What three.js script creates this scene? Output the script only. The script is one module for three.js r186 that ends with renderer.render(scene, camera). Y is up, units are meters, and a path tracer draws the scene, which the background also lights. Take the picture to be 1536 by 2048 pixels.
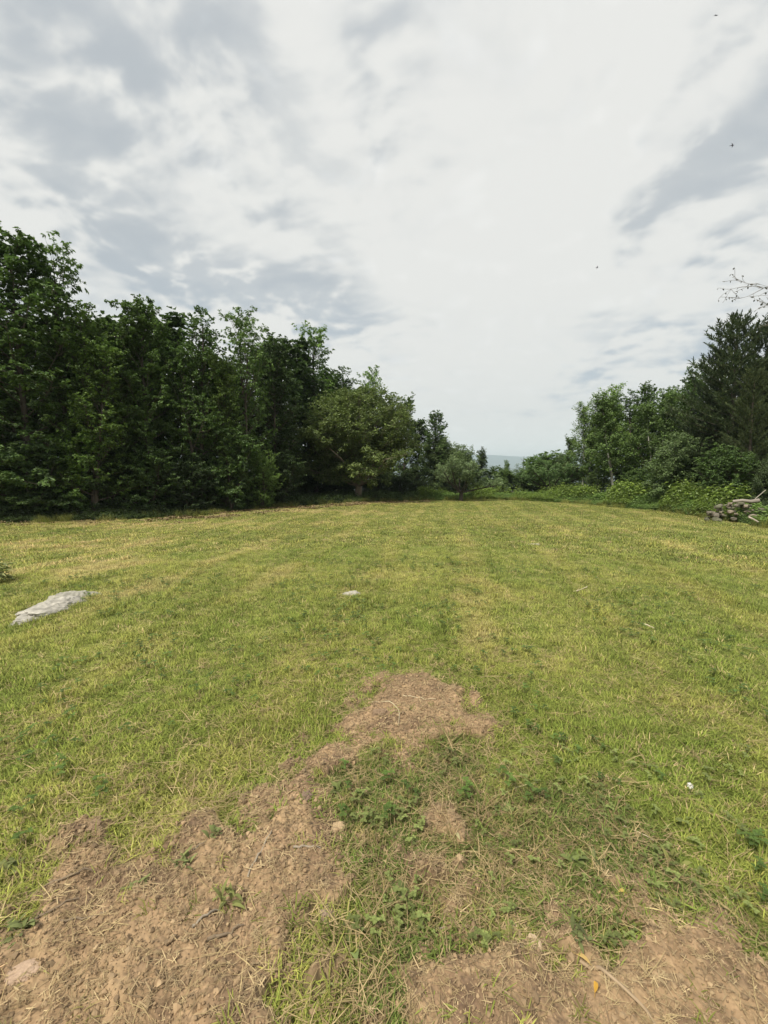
import * as THREE from 'three';

// ---------------------------------------------------------------- camera, sky, sun, exposure
const scene = new THREE.Scene();
const EYE = 1.6, PITCH = 5.1 * Math.PI / 180, F = 829;          // eye height, downward tilt, focal length for a 1536 x 2048 frame
const camera = new THREE.PerspectiveCamera(2 * Math.atan(1024 / F) * 180 / Math.PI, 0.75, 0.05, 30000);
camera.position.set(0, EYE, 0);
camera.rotation.x = -PITCH;
const renderer = new THREE.WebGLRenderer({ antialias: true });
renderer.setSize(768, 1024);
renderer.toneMapping = THREE.LinearToneMapping;
renderer.toneMappingExposure = 2.4;
renderer.shadowMap.enabled = true;

const SUN_AZ = -2.4, SUN_EL = 56 * Math.PI / 180;                // behind and to the left, high behind thin cloud
const sunDir = new THREE.Vector3(Math.sin(SUN_AZ) * Math.cos(SUN_EL), Math.sin(SUN_EL), -Math.cos(SUN_AZ) * Math.cos(SUN_EL));
const sun = new THREE.DirectionalLight(new THREE.Color(1, 0.94, 0.8), 2.1);
sun.name = 'sun';
sun.position.copy(sunDir).multiplyScalar(80);
sun.castShadow = true; sun.shadow.radius = 22; sun.shadow.mapSize.set(4096, 4096);
Object.assign(sun.shadow.camera, { left: -40, right: 40, top: 40, bottom: -40, near: 1, far: 200 });
scene.add(sun, sun.target);

// ---------------------------------------------------------------- random numbers and noise
function rng(seed) { let s = seed | 0; return () => { s = (s + 0x6d2b79f5) | 0; let t = Math.imul(s ^ (s >>> 15), 1 | s); t = (t + Math.imul(t ^ (t >>> 7), 61 | t)) ^ t; return ((t ^ (t >>> 14)) >>> 0) / 4294967296; }; }
const PERM = new Uint8Array(512), GX = new Float32Array(256), GY = new Float32Array(256);
{ const r = rng(11), a = [...Array(256).keys()]; for (let i = 255; i > 0; i--) { const j = Math.floor(r() * (i + 1)); [a[i], a[j]] = [a[j], a[i]]; } for (let i = 0; i < 512; i++) PERM[i] = a[i & 255]; for (let i = 0; i < 256; i++) { const t = r() * 6.2832; GX[i] = Math.cos(t); GY[i] = Math.sin(t); } }
function noise(x, y) {
  const X = Math.floor(x), Y = Math.floor(y), fx = x - X, fy = y - Y, i = X & 255, j = Y & 255;
  const u = fx * fx * fx * (fx * (fx * 6 - 15) + 10), v = fy * fy * fy * (fy * (fy * 6 - 15) + 10);
  const a = PERM[PERM[i] + j], b = PERM[PERM[i + 1] + j], c = PERM[PERM[i] + j + 1], d = PERM[PERM[i + 1] + j + 1];
  const n0 = GX[a] * fx + GY[a] * fy, n1 = GX[b] * (fx - 1) + GY[b] * fy, n2 = GX[c] * fx + GY[c] * (fy - 1), n3 = GX[d] * (fx - 1) + GY[d] * (fy - 1);
  return (n0 + (n1 - n0) * u + (n2 + (n3 - n2) * u - n0 - (n1 - n0) * u) * v) * 1.5;
}
function fbm(x, y, n) { let s = 0, a = 0.5; for (let i = 0; i < n; i++) { s += a * noise(x, y); a *= 0.5; const t = x * 1.6 - y * 1.2 + 17.3; y = x * 1.2 + y * 1.6 - 9.1; x = t; } return s; }
const clamp = (x, a = 0, b = 1) => Math.min(b, Math.max(a, x));
const smooth = (a, b, x) => { const t = clamp((x - a) / (b - a)); return t * t * (3 - 2 * t); };
const lerp = (a, b, t) => a + (b - a) * t;

// directions and ground points as read off the photograph
function rayOf(px, py) {
  const x = (px - 768) / F, y = -(py - 1024) / F, c = Math.cos(PITCH), s = Math.sin(PITCH);
  return [x, y * c - s, -c - y * s];
}
function spot(px, py) { const d = rayOf(px, py), t = -EYE / d[1]; return [d[0] * t, d[2] * t]; }
const acrossAt = (px, dist) => (px - 768) / F * (dist * Math.cos(PITCH) + EYE * Math.sin(PITCH));
function heightAt(py, dist) { const d = rayOf(768, py); return EYE + dist * d[1] / -d[2]; }

// ---------------------------------------------------------------- sky: a broken overcast, computed by direction
{
  const W = 3072, H = 1536, data = new Float32Array(W * H * 4);
  // grey banks: azimuth and elevation (degrees, azimuth 0 straight ahead, + right), half sizes, tilt, strength
  const banks = [];
  const bank = (px, py, rx, ry, tilt, k) => { const d = rayOf(px, py); banks.push([Math.atan2(d[0], -d[2]), Math.atan2(d[1], Math.hypot(d[0], d[2])), rx * Math.PI / 180, ry * Math.PI / 180, tilt, k]); };
  bank(60, 40, 13, 4, 0.1, 0.6); bank(190, 160, 5.5, 5, 0.5, 0.75); bank(60, 200, 7, 5, 0.1, 0.5);
  bank(510, 165, 3.2, 5, 0, 0.55); bank(800, 190, 2.5, 5, 0, 0.65); bank(720, 60, 7, 3, 0, 0.35);
  bank(330, 350, 7, 3, -0.5, 0.4); bank(300, 470, 11, 3.4, -0.3, 0.8); bank(430, 540, 12, 3, -0.2, 1.15);
  bank(620, 615, 10, 2.8, -0.05, 1.2); bank(560, 380, 6, 2.6, -0.6, 0.45); bank(860, 340, 3, 1.2, 0.5, 0.5);
  bank(780, 400, 3, 1.2, 0.4, 0.45); bank(100, 340, 8, 3, 0.3, 0.4);
  bank(1440, 325, 7, 2.1, 0.5, 1.4); bank(1535, 260, 4.5, 2.8, 0.2, 1.3); bank(1365, 170, 3, 1, 0.9, 0.5); bank(1520, 10, 5, 2, 0, 0.8);
  bank(1330, 385, 3, 1.4, 0.3, 0.7); bank(1538, 450, 3, 2.6, 0.3, 1.3); bank(1300, 660, 8, 2, 0.05, 0.6); bank(1340, 722, 10, 1.1, 0.06, 0.85);
  bank(1200, 630, 3, 0.7, 0, 0.4); bank(1080, 822, 7, 0.8, 0.02, 0.5); bank(1160, 780, 6, 0.8, 0.05, 0.4); bank(1500, 600, 5, 3, 0.3, 0.3);
  const clearing = []; const open_ = (px, py, rx, ry, k) => { const d = rayOf(px, py); clearing.push([Math.atan2(d[0], -d[2]), Math.atan2(d[1], Math.hypot(d[0], d[2])), rx * Math.PI / 180, ry * Math.PI / 180, k]); };
  open_(1020, 560, 17, 19, 1.0); open_(1150, 200, 15, 14, 0.8);
  for (let row = 0; row < H; row++) {
    const el = ((row + 0.5) / H - 0.5) * Math.PI, sy = Math.sin(el), cy = Math.cos(el);
    for (let col = 0; col < W; col++) {
      const o = (row * W + col) * 4; data[o + 3] = 1;
      if (el < -0.01) { data[o] = 0.09; data[o + 1] = 0.1; data[o + 2] = 0.07; continue; }
      const ph = ((col + 0.5) / W - 0.5) * 2 * Math.PI, x = Math.cos(ph) * cy, z = Math.sin(ph) * cy, az = Math.atan2(x, -z);
      const k = 1 / (Math.max(sy, 0) + 0.2), u = x * k, v = z * k;
      const wx = fbm(u * 2.2 + 5, v * 2.2, 3), wy = fbm(u * 2.2 - 8, v * 2.2 + 31, 3);
      const body = fbm(u * 3.1 + wx * 0.4, v * 3.1 + wy * 0.4, 6), fine = fbm(u * 8 + wx * 0.9 + 40, v * 8 + wy * 0.9, 5), ripple = fbm(u * 9 + v * 4 + 13 + wx, v * 16 - u * 5 + wy, 4);
      let open = 0; for (const c of clearing) { let a = az - c[0]; if (a > Math.PI) a -= 2 * Math.PI; if (a < -Math.PI) a += 2 * Math.PI; const q = (a * cy / c[2]) ** 2 + ((el - c[1]) / c[3]) ** 2; if (q < 4) open = Math.max(open, c[4] * smooth(1.9, 0.2, q)); }
      let sum = 0, dark = smooth(-0.08, 0.5, body + fine * 0.55 + ripple * 0.35) * 0.5 * (1 - open * 0.9) * smooth(0.02, 0.3, el);
      const e1 = wx * 0.09 + fine * 0.06 + body * 0.05, e2 = wy * 0.06 + fine * 0.045 + ripple * 0.02;
      for (const b of banks) {
        let a = az - b[0]; if (a > Math.PI) a -= 2 * Math.PI; if (a < -Math.PI) a += 2 * Math.PI;
        if (Math.abs(a) > 0.9 || Math.abs(el - b[1]) > 0.6) continue;
        const p = a * cy + e1 * (b[3] < 0.03 ? 0.6 : 1), q = el - b[1] + e2 * (b[3] < 0.03 ? 0.35 : 1), c = Math.cos(b[4]), s = Math.sin(b[4]);
        const d2 = ((p * c + q * s) / b[2]) ** 2 + ((q * c - p * s) / b[3]) ** 2;
        if (d2 < 7) sum += b[5] * Math.exp(-d2 * 0.8);
      }
      dark += 0.9 * smooth(0.08, 1.75, sum + (fine * 1.25 + body * 0.85 + ripple * 1.0) * (0.2 + sum)) * smooth(0.02, 0.3, sum);
      dark = dark / (1 + 0.25 * dark * dark);
      const bright = smooth(0.05, 0.5, fine + body * 0.4 - dark * 0.5) * 0.1 * (1 - open * 0.6);
      // white veil, greyer and bluer where the layer is thick; a breath of blue shows through low down and high up
      const lowBlue = Math.exp(-(((el - 0.2) / 0.16) ** 2)), warm = Math.exp(-((el / 0.1) ** 2));
      let r = lerp(0.775, 0.43, dark) + bright, g = lerp(0.787, 0.474, dark) + bright, bl = lerp(0.778, 0.522, dark) + bright;
      r -= 0.035 * lowBlue * dark; bl += 0.045 * lowBlue * dark;
      const hi = smooth(0.75, 1.05, el) * open; r -= 0.06 * hi; g -= 0.03 * hi;
      const low = (1 + 0.5 * Math.exp(-((el / 0.075) ** 2))) * 1.12 / 2.4; r *= low * 0.985; g *= low * 0.965; bl *= low * 0.945 * (1 - 0.03 * warm);
      data[o] = r; data[o + 1] = g; data[o + 2] = bl;
    }
  }
  const sky = new THREE.DataTexture(data, W, H, THREE.RGBAFormat, THREE.FloatType);
  sky.mapping = THREE.EquirectangularReflectionMapping; sky.magFilter = sky.minFilter = THREE.LinearFilter; sky.needsUpdate = true;
  scene.background = sky; scene.environment = sky;
}

// ---------------------------------------------------------------- naming and tagging
const used = new Map();
function numbered(name) { const n = used.get(name) ?? 0; used.set(name, n + 1); return n ? name + '_' + String(n).padStart(3, '0') : name; }
function tag(o, label, category, group, kind) { o.userData = { ...o.userData, label, category }; if (group) o.userData.group = group; if (kind) o.userData.kind = kind; return o; }
function lit(o) { o.traverse((m) => { if (m.isMesh) { m.castShadow = true; m.receiveShadow = true; } }); return o; }
function put(o, name) { o.name = numbered(name); scene.add(lit(o)); return o; }
function structure(name, geometry, material) { const m = put(new THREE.Mesh(geometry, material), name); m.userData.kind = 'structure'; return m; }

// ---------------------------------------------------------------- geometry collector: leaves, tubes, free triangles with vertex colours
class Build {
  constructor() { this.p = []; this.n = []; this.c = []; this.i = []; }
  vert(x, y, z, nx, ny, nz, c) { this.p.push(x, y, z); this.n.push(nx, ny, nz); this.c.push(c[0], c[1], c[2]); return this.p.length / 3 - 1; }
  // a folded leaf: base at a, pointing along d (unit), face turned towards f, length l, width w
  leaf(a, d, f, l, w, c, droop = 0.15) {
    let sx = d[1] * f[2] - d[2] * f[1], sy = d[2] * f[0] - d[0] * f[2], sz = d[0] * f[1] - d[1] * f[0]; const k = Math.hypot(sx, sy, sz) || 1; sx /= k; sy /= k; sz /= k;
    let nx = sy * d[2] - sz * d[1], ny = sz * d[0] - sx * d[2], nz = sx * d[1] - sy * d[0];
    const m = 0.45 * l, h = w / 2, g = 0.22 * w;
    const b = this.vert(a[0], a[1], a[2], nx, ny, nz, c);
    this.vert(a[0] + d[0] * m + sx * h + nx * g, a[1] + d[1] * m + sy * h + ny * g, a[2] + d[2] * m + sz * h + nz * g, nx - sx * 0.4, ny - sy * 0.4, nz - sz * 0.4, c);
    this.vert(a[0] + d[0] * m - sx * h + nx * g, a[1] + d[1] * m - sy * h + ny * g, a[2] + d[2] * m - sz * h + nz * g, nx + sx * 0.4, ny + sy * 0.4, nz + sz * 0.4, c);
    this.vert(a[0] + d[0] * l - nx * droop * l, a[1] + d[1] * l - ny * droop * l, a[2] + d[2] * l - nz * droop * l, nx, ny, nz, c);
    this.i.push(b, b + 1, b + 3, b, b + 3, b + 2);
  }
  tube(pts, radii, sides, color) {
    const ring = [];
    for (let k = 0; k < pts.length; k++) {
      const a = pts[Math.max(0, k - 1)], b = pts[Math.min(pts.length - 1, k + 1)];
      let d = [b[0] - a[0], b[1] - a[1], b[2] - a[2]]; const l = Math.hypot(...d) || 1; d = d.map((x) => x / l);
      let e = Math.abs(d[1]) > 0.9 ? [1, 0, 0] : [0, 1, 0];
      let u = [d[1] * e[2] - d[2] * e[1], d[2] * e[0] - d[0] * e[2], d[0] * e[1] - d[1] * e[0]]; const q = Math.hypot(...u); u = u.map((x) => x / q);
      const v = [d[1] * u[2] - d[2] * u[1], d[2] * u[0] - d[0] * u[2], d[0] * u[1] - d[1] * u[0]], row = [];
      for (let s = 0; s < sides; s++) {
        const t = s / sides * 6.28318, cx = Math.cos(t), sx = Math.sin(t), n = [u[0] * cx + v[0] * sx, u[1] * cx + v[1] * sx, u[2] * cx + v[2] * sx], r = radii[k];
        row.push(this.vert(pts[k][0] + n[0] * r, pts[k][1] + n[1] * r, pts[k][2] + n[2] * r, n[0], n[1], n[2], typeof color === 'function' ? color(pts[k], k, s) : color));
      }
      ring.push(row);
    }
    for (let k = 0; k + 1 < ring.length; k++) for (let s = 0; s < sides; s++) { const t = (s + 1) % sides; this.i.push(ring[k][s], ring[k][t], ring[k + 1][t], ring[k][s], ring[k + 1][t], ring[k + 1][s]); }
    const e = ring.length - 1, tip = this.vert(...pts[e], 0, 1, 0, typeof color === 'function' ? color(pts[e], e, 0) : color), bot = this.vert(...pts[0], 0, -1, 0, typeof color === 'function' ? color(pts[0], 0, 0) : color);
    for (let s = 0; s < sides; s++) { const t = (s + 1) % sides; this.i.push(ring[e][s], ring[e][t], tip, ring[0][t], ring[0][s], bot); }
  }
  // a grass blade: tapered strip bent over, rooted at a
  blade(a, yaw, len, wid, lean, bend, c, up = 0.55) {
    const dx = Math.cos(yaw), dz = Math.sin(yaw), sx = -dz, sz = dx; let prev = null;
    const seg = 3; let x = a[0], y = a[1], z = a[2], ang = lean;
    for (let k = 0; k <= seg; k++) {
      const w = wid * 0.5 * (k === seg ? 0 : 1 - 0.25 * k / seg), ca = Math.cos(ang), sa = Math.sin(ang);
      let n = [-dx * ca * (1 - up), sa * (1 - up) + up, -dz * ca * (1 - up)];
      const q = Math.hypot(...n) || 1; n = n.map((t) => t / q);
      const row = k === seg ? [this.vert(x, y, z, ...n, c)] : [this.vert(x - sx * w, y, z - sz * w, ...n, c), this.vert(x + sx * w, y, z + sz * w, ...n, c)];
      if (prev) { if (row.length === 1) this.i.push(prev[0], prev[1], row[0]); else this.i.push(prev[0], prev[1], row[1], prev[0], row[1], row[0]); }
      prev = row;
      const st = len / seg; x += dx * sa * st; z += dz * sa * st; y += ca * st; ang += bend / seg;
    }
  }
  geometry() {
    const { p, n, i } = this;                                     // faces wound to agree with their normals
    for (let t = 0; t < i.length; t += 3) {
      const a = i[t] * 3, b = i[t + 1] * 3, c = i[t + 2] * 3, ux = p[b] - p[a], uy = p[b + 1] - p[a + 1], uz = p[b + 2] - p[a + 2], vx = p[c] - p[a], vy = p[c + 1] - p[a + 1], vz = p[c + 2] - p[a + 2];
      if ((uy * vz - uz * vy) * (n[a] + n[b] + n[c]) + (uz * vx - ux * vz) * (n[a + 1] + n[b + 1] + n[c + 1]) + (ux * vy - uy * vx) * (n[a + 2] + n[b + 2] + n[c + 2]) < 0) { const q = i[t + 1]; i[t + 1] = i[t + 2]; i[t + 2] = q; }
    }
    const g = new THREE.BufferGeometry();
    g.setAttribute('position', new THREE.Float32BufferAttribute(this.p, 3));
    g.setAttribute('normal', new THREE.Float32BufferAttribute(this.n, 3));
    g.setAttribute('color', new THREE.Float32BufferAttribute(this.c, 3));
    g.setIndex(this.i);
    return g;
  }
}
const unit = (v) => { const l = Math.hypot(...v) || 1; return v.map((x) => x / l); };
const mul = (c, k) => [c[0] * k, c[1] * k, c[2] * k];
const mixc = (a, b, t) => [lerp(a[0], b[0], t), lerp(a[1], b[1], t), lerp(a[2], b[2], t)];

// ---------------------------------------------------------------- materials
const leafy = (name, color, transmission = 0.35) => new THREE.MeshPhysicalMaterial({ name, color: new THREE.Color().setRGB(...color), vertexColors: true, roughness: 1, transmission, thickness: 0, specularIntensity: 0.35, side: THREE.DoubleSide });
const matte = (name, color = [1, 1, 1], roughness = 0.95) => new THREE.MeshStandardMaterial({ name, color: new THREE.Color().setRGB(...color), vertexColors: true, roughness });
const M = {
  bark: matte('bark'), grass: leafy('grass_blades', [1, 1, 1], 0.3), straw: matte('straw', [1, 1, 1], 0.8),
};

// ---------------------------------------------------------------- the lie of the land
// how far the mown field reaches, by bearing from the spot where one stands (degrees right of straight ahead -> metres)
const reach = [[-180, 14], [-90, 17], [-60, 18], ...[[0, 1050], [200, 1042], [400, 1030], [600, 1015], [700, 1008], [850, 1000], [1000, 1001], [1150, 1008], [1300, 1022], [1400, 1036], [1536, 1056]].map(([px, py]) => { const [x, z] = spot(px, py); return [Math.atan2(x, -z) * 180 / Math.PI, Math.hypot(x, z)]; }), [60, 13], [90, 13], [180, 14]];
function edgeAt(x, z) { const a = Math.atan2(x, -z) * 180 / Math.PI; let k = 1; while (k < reach.length - 1 && reach[k][0] < a) k++; const [a0, r0] = reach[k - 1], [a1, r1] = reach[k]; return lerp(r0, r1, clamp((a - a0) / (a1 - a0))); }

// bare soil: outlines in the foreground, as distances from a rasterised outline
const soilShapes = [
  [[-320, 2500], [-330, 2010], [-60, 1935], [15, 1825], [90, 1745], [165, 1655], [235, 1665], [260, 1700], [330, 1700], [375, 1640], [415, 1615], [440, 1650], [490, 1615], [525, 1590], [590, 1510], [660, 1480], [690, 1420], [740, 1365], [820, 1347], [900, 1372], [955, 1405], [990, 1470], [960, 1492], [880, 1478], [840, 1508], [760, 1508], [715, 1555], [655, 1570], [655, 1640], [715, 1690], [715, 1740], [690, 1800], [640, 1850], [650, 1950], [620, 2060], [640, 2500]],
  [[790, 2500], [800, 2060], [820, 1960], [850, 1885], [930, 1850], [1020, 1835], [1120, 1860], [1150, 1910], [1200, 1880], [1255, 1800], [1330, 1805], [1400, 1850], [1540, 1905], [1800, 1960], [1900, 2500]],
  [[810, 1720], [850, 1705], [895, 1715], [900, 1760], [860, 1790], [815, 1770]], [[845, 1630], [878, 1625], [885, 1665], [855, 1672]], [[695, 1565], [722, 1562], [728, 1585], [700, 1588]], [[920, 1775], [950, 1775], [950, 1805], [922, 1805]],
].map((s) => s.map(([px, py]) => spot(px, py)));
const SX0 = -3.6, SX1 = 3.6, SZ0 = -4.2, SZ1 = 1.2, SD = 0.02, SNX = Math.round((SX1 - SX0) / SD), SNZ = Math.round((SZ1 - SZ0) / SD), soilGrid = new Float32Array(SNX * SNZ);
for (let j = 0; j < SNZ; j++) for (let i = 0; i < SNX; i++) {
  const x = SX0 + (i + 0.5) * SD, z = SZ0 + (j + 0.5) * SD; let best = -9;
  for (const s of soilShapes) {
    let inside = false, d = 9;
    for (let k = 0, m = s.length - 1; k < s.length; m = k++) {
      const [ax, az] = s[m], [bx, bz] = s[k];
      if ((az > z) !== (bz > z) && x < (bx - ax) * (z - az) / (bz - az) + ax) inside = !inside;
      const t = clamp(((x - ax) * (bx - ax) + (z - az) * (bz - az)) / ((bx - ax) ** 2 + (bz - az) ** 2)); d = Math.min(d, Math.hypot(x - ax - t * (bx - ax), z - az - t * (bz - az)));
    }
    best = Math.max(best, inside ? d : -d);
  }
  soilGrid[j * SNX + i] = best;
}
function soilDist(x, z) {                                         // metres inside (+) or outside (-) the bare soil
  const u = (x - SX0) / SD - 0.5, v = (z - SZ0) / SD - 0.5; if (u < 0 || v < 0 || u >= SNX - 1 || v >= SNZ - 1) return -1;
  const i = Math.floor(u), j = Math.floor(v), a = u - i, b = v - j, o = j * SNX + i;
  return lerp(lerp(soilGrid[o], soilGrid[o + 1], a), lerp(soilGrid[o + SNX], soilGrid[o + SNX + 1], a), b);
}
function soilMask(x, z) { const d = soilDist(x, z); if (d < -0.35) return 0; return smooth(-0.07, 0.1, d + fbm(x * 5, z * 5, 3) * 0.36 + fbm(x * 22, z * 22, 2) * 0.1); }
function groundY(x, z) {
  const r = Math.hypot(x, z);
  let y = 0.09 * noise(x / 5.3 + 3, z / 5.3) * smooth(2.5, 7, r) + 0.02 * noise(x / 1.1, z / 1.1);
  if (r < 5) { const s = soilMask(x, z); const rough = fbm(x * 3.2 + 7, z * 3.2, 3); y += s * (0.035 + 0.05 * rough + 0.03 * Math.abs(fbm(x * 11, z * 11, 3)) + 0.02 * fbm(x * 34, z * 34, 2)) + (1 - s) * 0.008 * fbm(x * 14, z * 14, 2); }
  const e = r - 46; if (e > 0) y -= 55 * (1 - Math.exp(-e / 320)) ;
  return y;
}
// field colours: greener and drier patches of the turf itself
const GREEN = [0.195, 0.248, 0.045], YELLOW = [0.435, 0.418, 0.108], STRAW = [0.5, 0.41, 0.2], SOIL = [0.31, 0.212, 0.122], SOILD = [0.15, 0.098, 0.06], LITTER = [0.1, 0.068, 0.036];
const dryAt = [[-5.2, -7.2, 2.2, 1.1], [-6.5, -9.5, 3, 1], [-7, -13.5, 6, 1.1], [-4, -18, 5, 1.5], [-2.2, -23.5, 4.5, 2], [1.15, -3.9, 0.55, 0.5], [1.3, -5.6, 0.8, 0.9], [-3.4, -5.6, 0.8, 0.6]];
// the mower went up and down the field: clippings lie in lines between its passes
function swath(x, z) { return Math.sin((x + 0.15 * z + 0.35 * noise(x * 0.12, z * 0.12)) * 2 * Math.PI / 1.5); }
function dryness(x, z) { let d = 0.3 + 0.7 * fbm(x * 0.55 + 9, z * 0.55, 3) + 0.35 * fbm(x * 2.3, z * 2.3 + 5, 2); for (const [cx, cz, rx, rz] of dryAt) { const q = ((x - cx) / rx) ** 2 + ((z - cz) / rz) ** 2; if (q < 4) d += 0.75 * Math.exp(-q * 1.2) * (0.7 + 0.9 * noise(x * 1.7, z * 1.7)); } d += 0.3 * smooth(0.3, 1, swath(x, z)) - 0.08; return clamp(d, 0, 1); }

// the trodden, half-bare turf right of the soil strip
const thatchShape = [[640, 1570], [760, 1520], [900, 1500], [1010, 1560], [1200, 1590], [1330, 1680], [1420, 1790], [1540, 1890], [1300, 1800], [1150, 1900], [900, 1860], [800, 2100], [640, 2300], [660, 1900], [720, 1700]].map(([px, py]) => spot(px, py));
function thatch(x, z) {
  let inside = false, d = 9; const s = thatchShape;
  for (let k = 0, m = s.length - 1; k < s.length; m = k++) { const [ax, az] = s[m], [bx, bz] = s[k]; if ((az > z) !== (bz > z) && x < (bx - ax) * (z - az) / (bz - az) + ax) inside = !inside; const t = clamp(((x - ax) * (bx - ax) + (z - az) * (bz - az)) / ((bx - ax) ** 2 + (bz - az) ** 2)); d = Math.min(d, Math.hypot(x - ax - t * (bx - ax), z - az - t * (bz - az))); }
  return smooth(-0.18, 0.12, (inside ? d : -d) + 0.3 * fbm(x * 3.3 + 2, z * 3.3, 3));
}
// ---------------------------------------------------------------- ground: one sheet, finely cut where one stands
function tile(size, fn, srgb) { const d = new Uint8Array(size * size * 4); for (let y = 0; y < size; y++) for (let x = 0; x < size; x++) { const v = fn(x / size, y / size), o = (y * size + x) * 4; d[o] = clamp(v[0]) * 255; d[o + 1] = clamp(v[1]) * 255; d[o + 2] = clamp(v[2]) * 255; d[o + 3] = 255; } const t = new THREE.DataTexture(d, size, size); t.wrapS = t.wrapT = THREE.RepeatWrapping; t.magFilter = THREE.LinearFilter; t.minFilter = THREE.LinearMipmapLinearFilter; t.generateMipmaps = true; if (srgb) t.colorSpace = THREE.SRGBColorSpace; t.needsUpdate = true; return t; }
const wrapNoise = (u, v, k, n, s) => { const b = (a, c) => fbm(a * k + s, c * k + s, n), w = (t) => smooth(0, 1, t); return lerp(lerp(b(u, v), b(u - 1, v), w(u)), lerp(b(u, v - 1), b(u - 1, v - 1), w(u)), w(v)) * 1.25; };
{
  const gx = [], gz = [];
  for (let x = -3.2; x <= 3.2001; x += 0.02) gx.push(x); for (let k = 0, x = 3.2, s = 0.03; x < 9000; k++) { x += s; s *= 1.13; gx.push(x); gx.unshift(-x); }
  for (let z = -3.9; z <= 0.601; z += 0.02) gz.push(z); for (let z = -3.9, s = 0.03; z > -9000;) { z -= s; s *= 1.12; gz.unshift(z); } for (let z = 0.6, s = 0.05; z < 400;) { z += s; s *= 1.25; gz.push(z); }
  const nx = gx.length, nz = gz.length, p = new Float32Array(nx * nz * 3), c = new Float32Array(nx * nz * 3), uv = new Float32Array(nx * nz * 2), idx = [];
  for (let j = 0; j < nz; j++) for (let i = 0; i < nx; i++) {
    const x = gx[i], z = gz[j], o = j * nx + i, r = Math.hypot(x, z); p.set([x, groundY(x, z), z], o * 3); uv.set([x / 1.9, z / 1.9], o * 2);
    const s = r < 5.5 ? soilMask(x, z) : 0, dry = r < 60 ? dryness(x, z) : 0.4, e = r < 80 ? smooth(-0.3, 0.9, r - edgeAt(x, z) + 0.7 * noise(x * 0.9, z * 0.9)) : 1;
    let col = mixc(mixc(mul(GREEN, 0.5), [0.11, 0.085, 0.042], 0.55 + 0.3 * dry), mul(STRAW, 0.75), clamp(dry * 1.5 - 0.6) * 0.7);
    if (r < 6) col = mixc(col, [0.17, 0.115, 0.06], 0.8 * thatch(x, z));
    if (r > 7) col = mixc(col, mixc(GREEN, YELLOW, dry), 0.5 * smooth(7, 14, r));
    col = mixc(col, mixc(SOIL, SOILD, smooth(-0.1, 0.45, fbm(x * 5 + 3, z * 5, 4))), s);
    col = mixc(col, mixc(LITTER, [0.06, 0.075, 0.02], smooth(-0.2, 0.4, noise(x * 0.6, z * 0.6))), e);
    if (r > 60) col = mixc(col, [0.035, 0.05, 0.02], smooth(60, 120, r));
    c.set(mul(col, 1.3), o * 3);
  }
  for (let j = 0; j + 1 < nz; j++) for (let i = 0; i + 1 < nx; i++) { const a = j * nx + i, b = a + 1, d = a + nx, e = d + 1; idx.push(a, d, b, b, d, e); }
  const g = new THREE.BufferGeometry(); g.setAttribute('position', new THREE.BufferAttribute(p, 3)); g.setAttribute('color', new THREE.BufferAttribute(c, 3)); g.setAttribute('uv', new THREE.BufferAttribute(uv, 2)); g.setIndex(idx); g.computeVertexNormals();
  const grain = tile(1024, (u, v) => { const a = wrapNoise(u, v, 9, 3, 2), b = wrapNoise(u, v, 60, 3, 50), t = 0.76 + 0.25 * a + 0.55 * b; return [t, t * (0.985 + 0.05 * a), t * (0.97 + 0.08 * b)]; });
  const bumps = tile(1024, (u, v) => { const a = 0.5 + 0.4 * wrapNoise(u, v, 22, 4, 7) + 0.3 * wrapNoise(u, v, 90, 2, 31); return [a, a, a]; });
  structure('ground', g, new THREE.MeshStandardMaterial({ name: 'earth', vertexColors: true, roughness: 1, map: grain, bumpMap: bumps, bumpScale: 0.035 }));
}

// ---------------------------------------------------------------- hills beyond the valley
function hill(dist, topOf, seed, color) {
  const g = new Build(), cols = 160, rows = 8, half = dist * 1.1;
  for (let j = 0; j <= rows; j++) for (let i = 0; i <= cols; i++) {
    const x = lerp(-half, half, i / cols), t = j / rows, top = topOf(x / dist) * dist + dist * 0.0035 * fbm(x / dist * 9 + seed, seed, 4), k = Math.sin(Math.min(1, t * 1.15) * Math.PI / 2);
    g.vert(x, lerp(-60, top, k) + (j === rows ? -40 : 0), -dist - t * dist * 0.28, 0, 0.8, 0.6, mul(color, 1 + 0.25 * noise(x / 300 + seed, t * 5)));
  }
  for (let j = 0; j < rows; j++) for (let i = 0; i < cols; i++) { const a = j * (cols + 1) + i; g.i.push(a, a + 1, a + cols + 2, a, a + cols + 2, a + cols + 1); }
  const q = g.geometry(); q.computeVertexNormals(); return q;
}
structure('distant_hills', hill(5200, (a) => 0.054 + 0.006 * Math.sin(a * 3.1 + 0.6) - 0.03 * Math.max(0, a - 0.28), 3, [0.045, 0.07, 0.05]), matte('far_wood'));
structure('near_hills', hill(2900, (a) => 0.034 - 0.014 * smooth(0.26, 0.4, a), 8, [0.04, 0.06, 0.035]), matte('hill_wood'));
scene.fog = new THREE.FogExp2(new THREE.Color().setRGB(0.74, 0.9, 1.0), 0.00026);

// ---------------------------------------------------------------- trees
const TREE = {};
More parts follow.
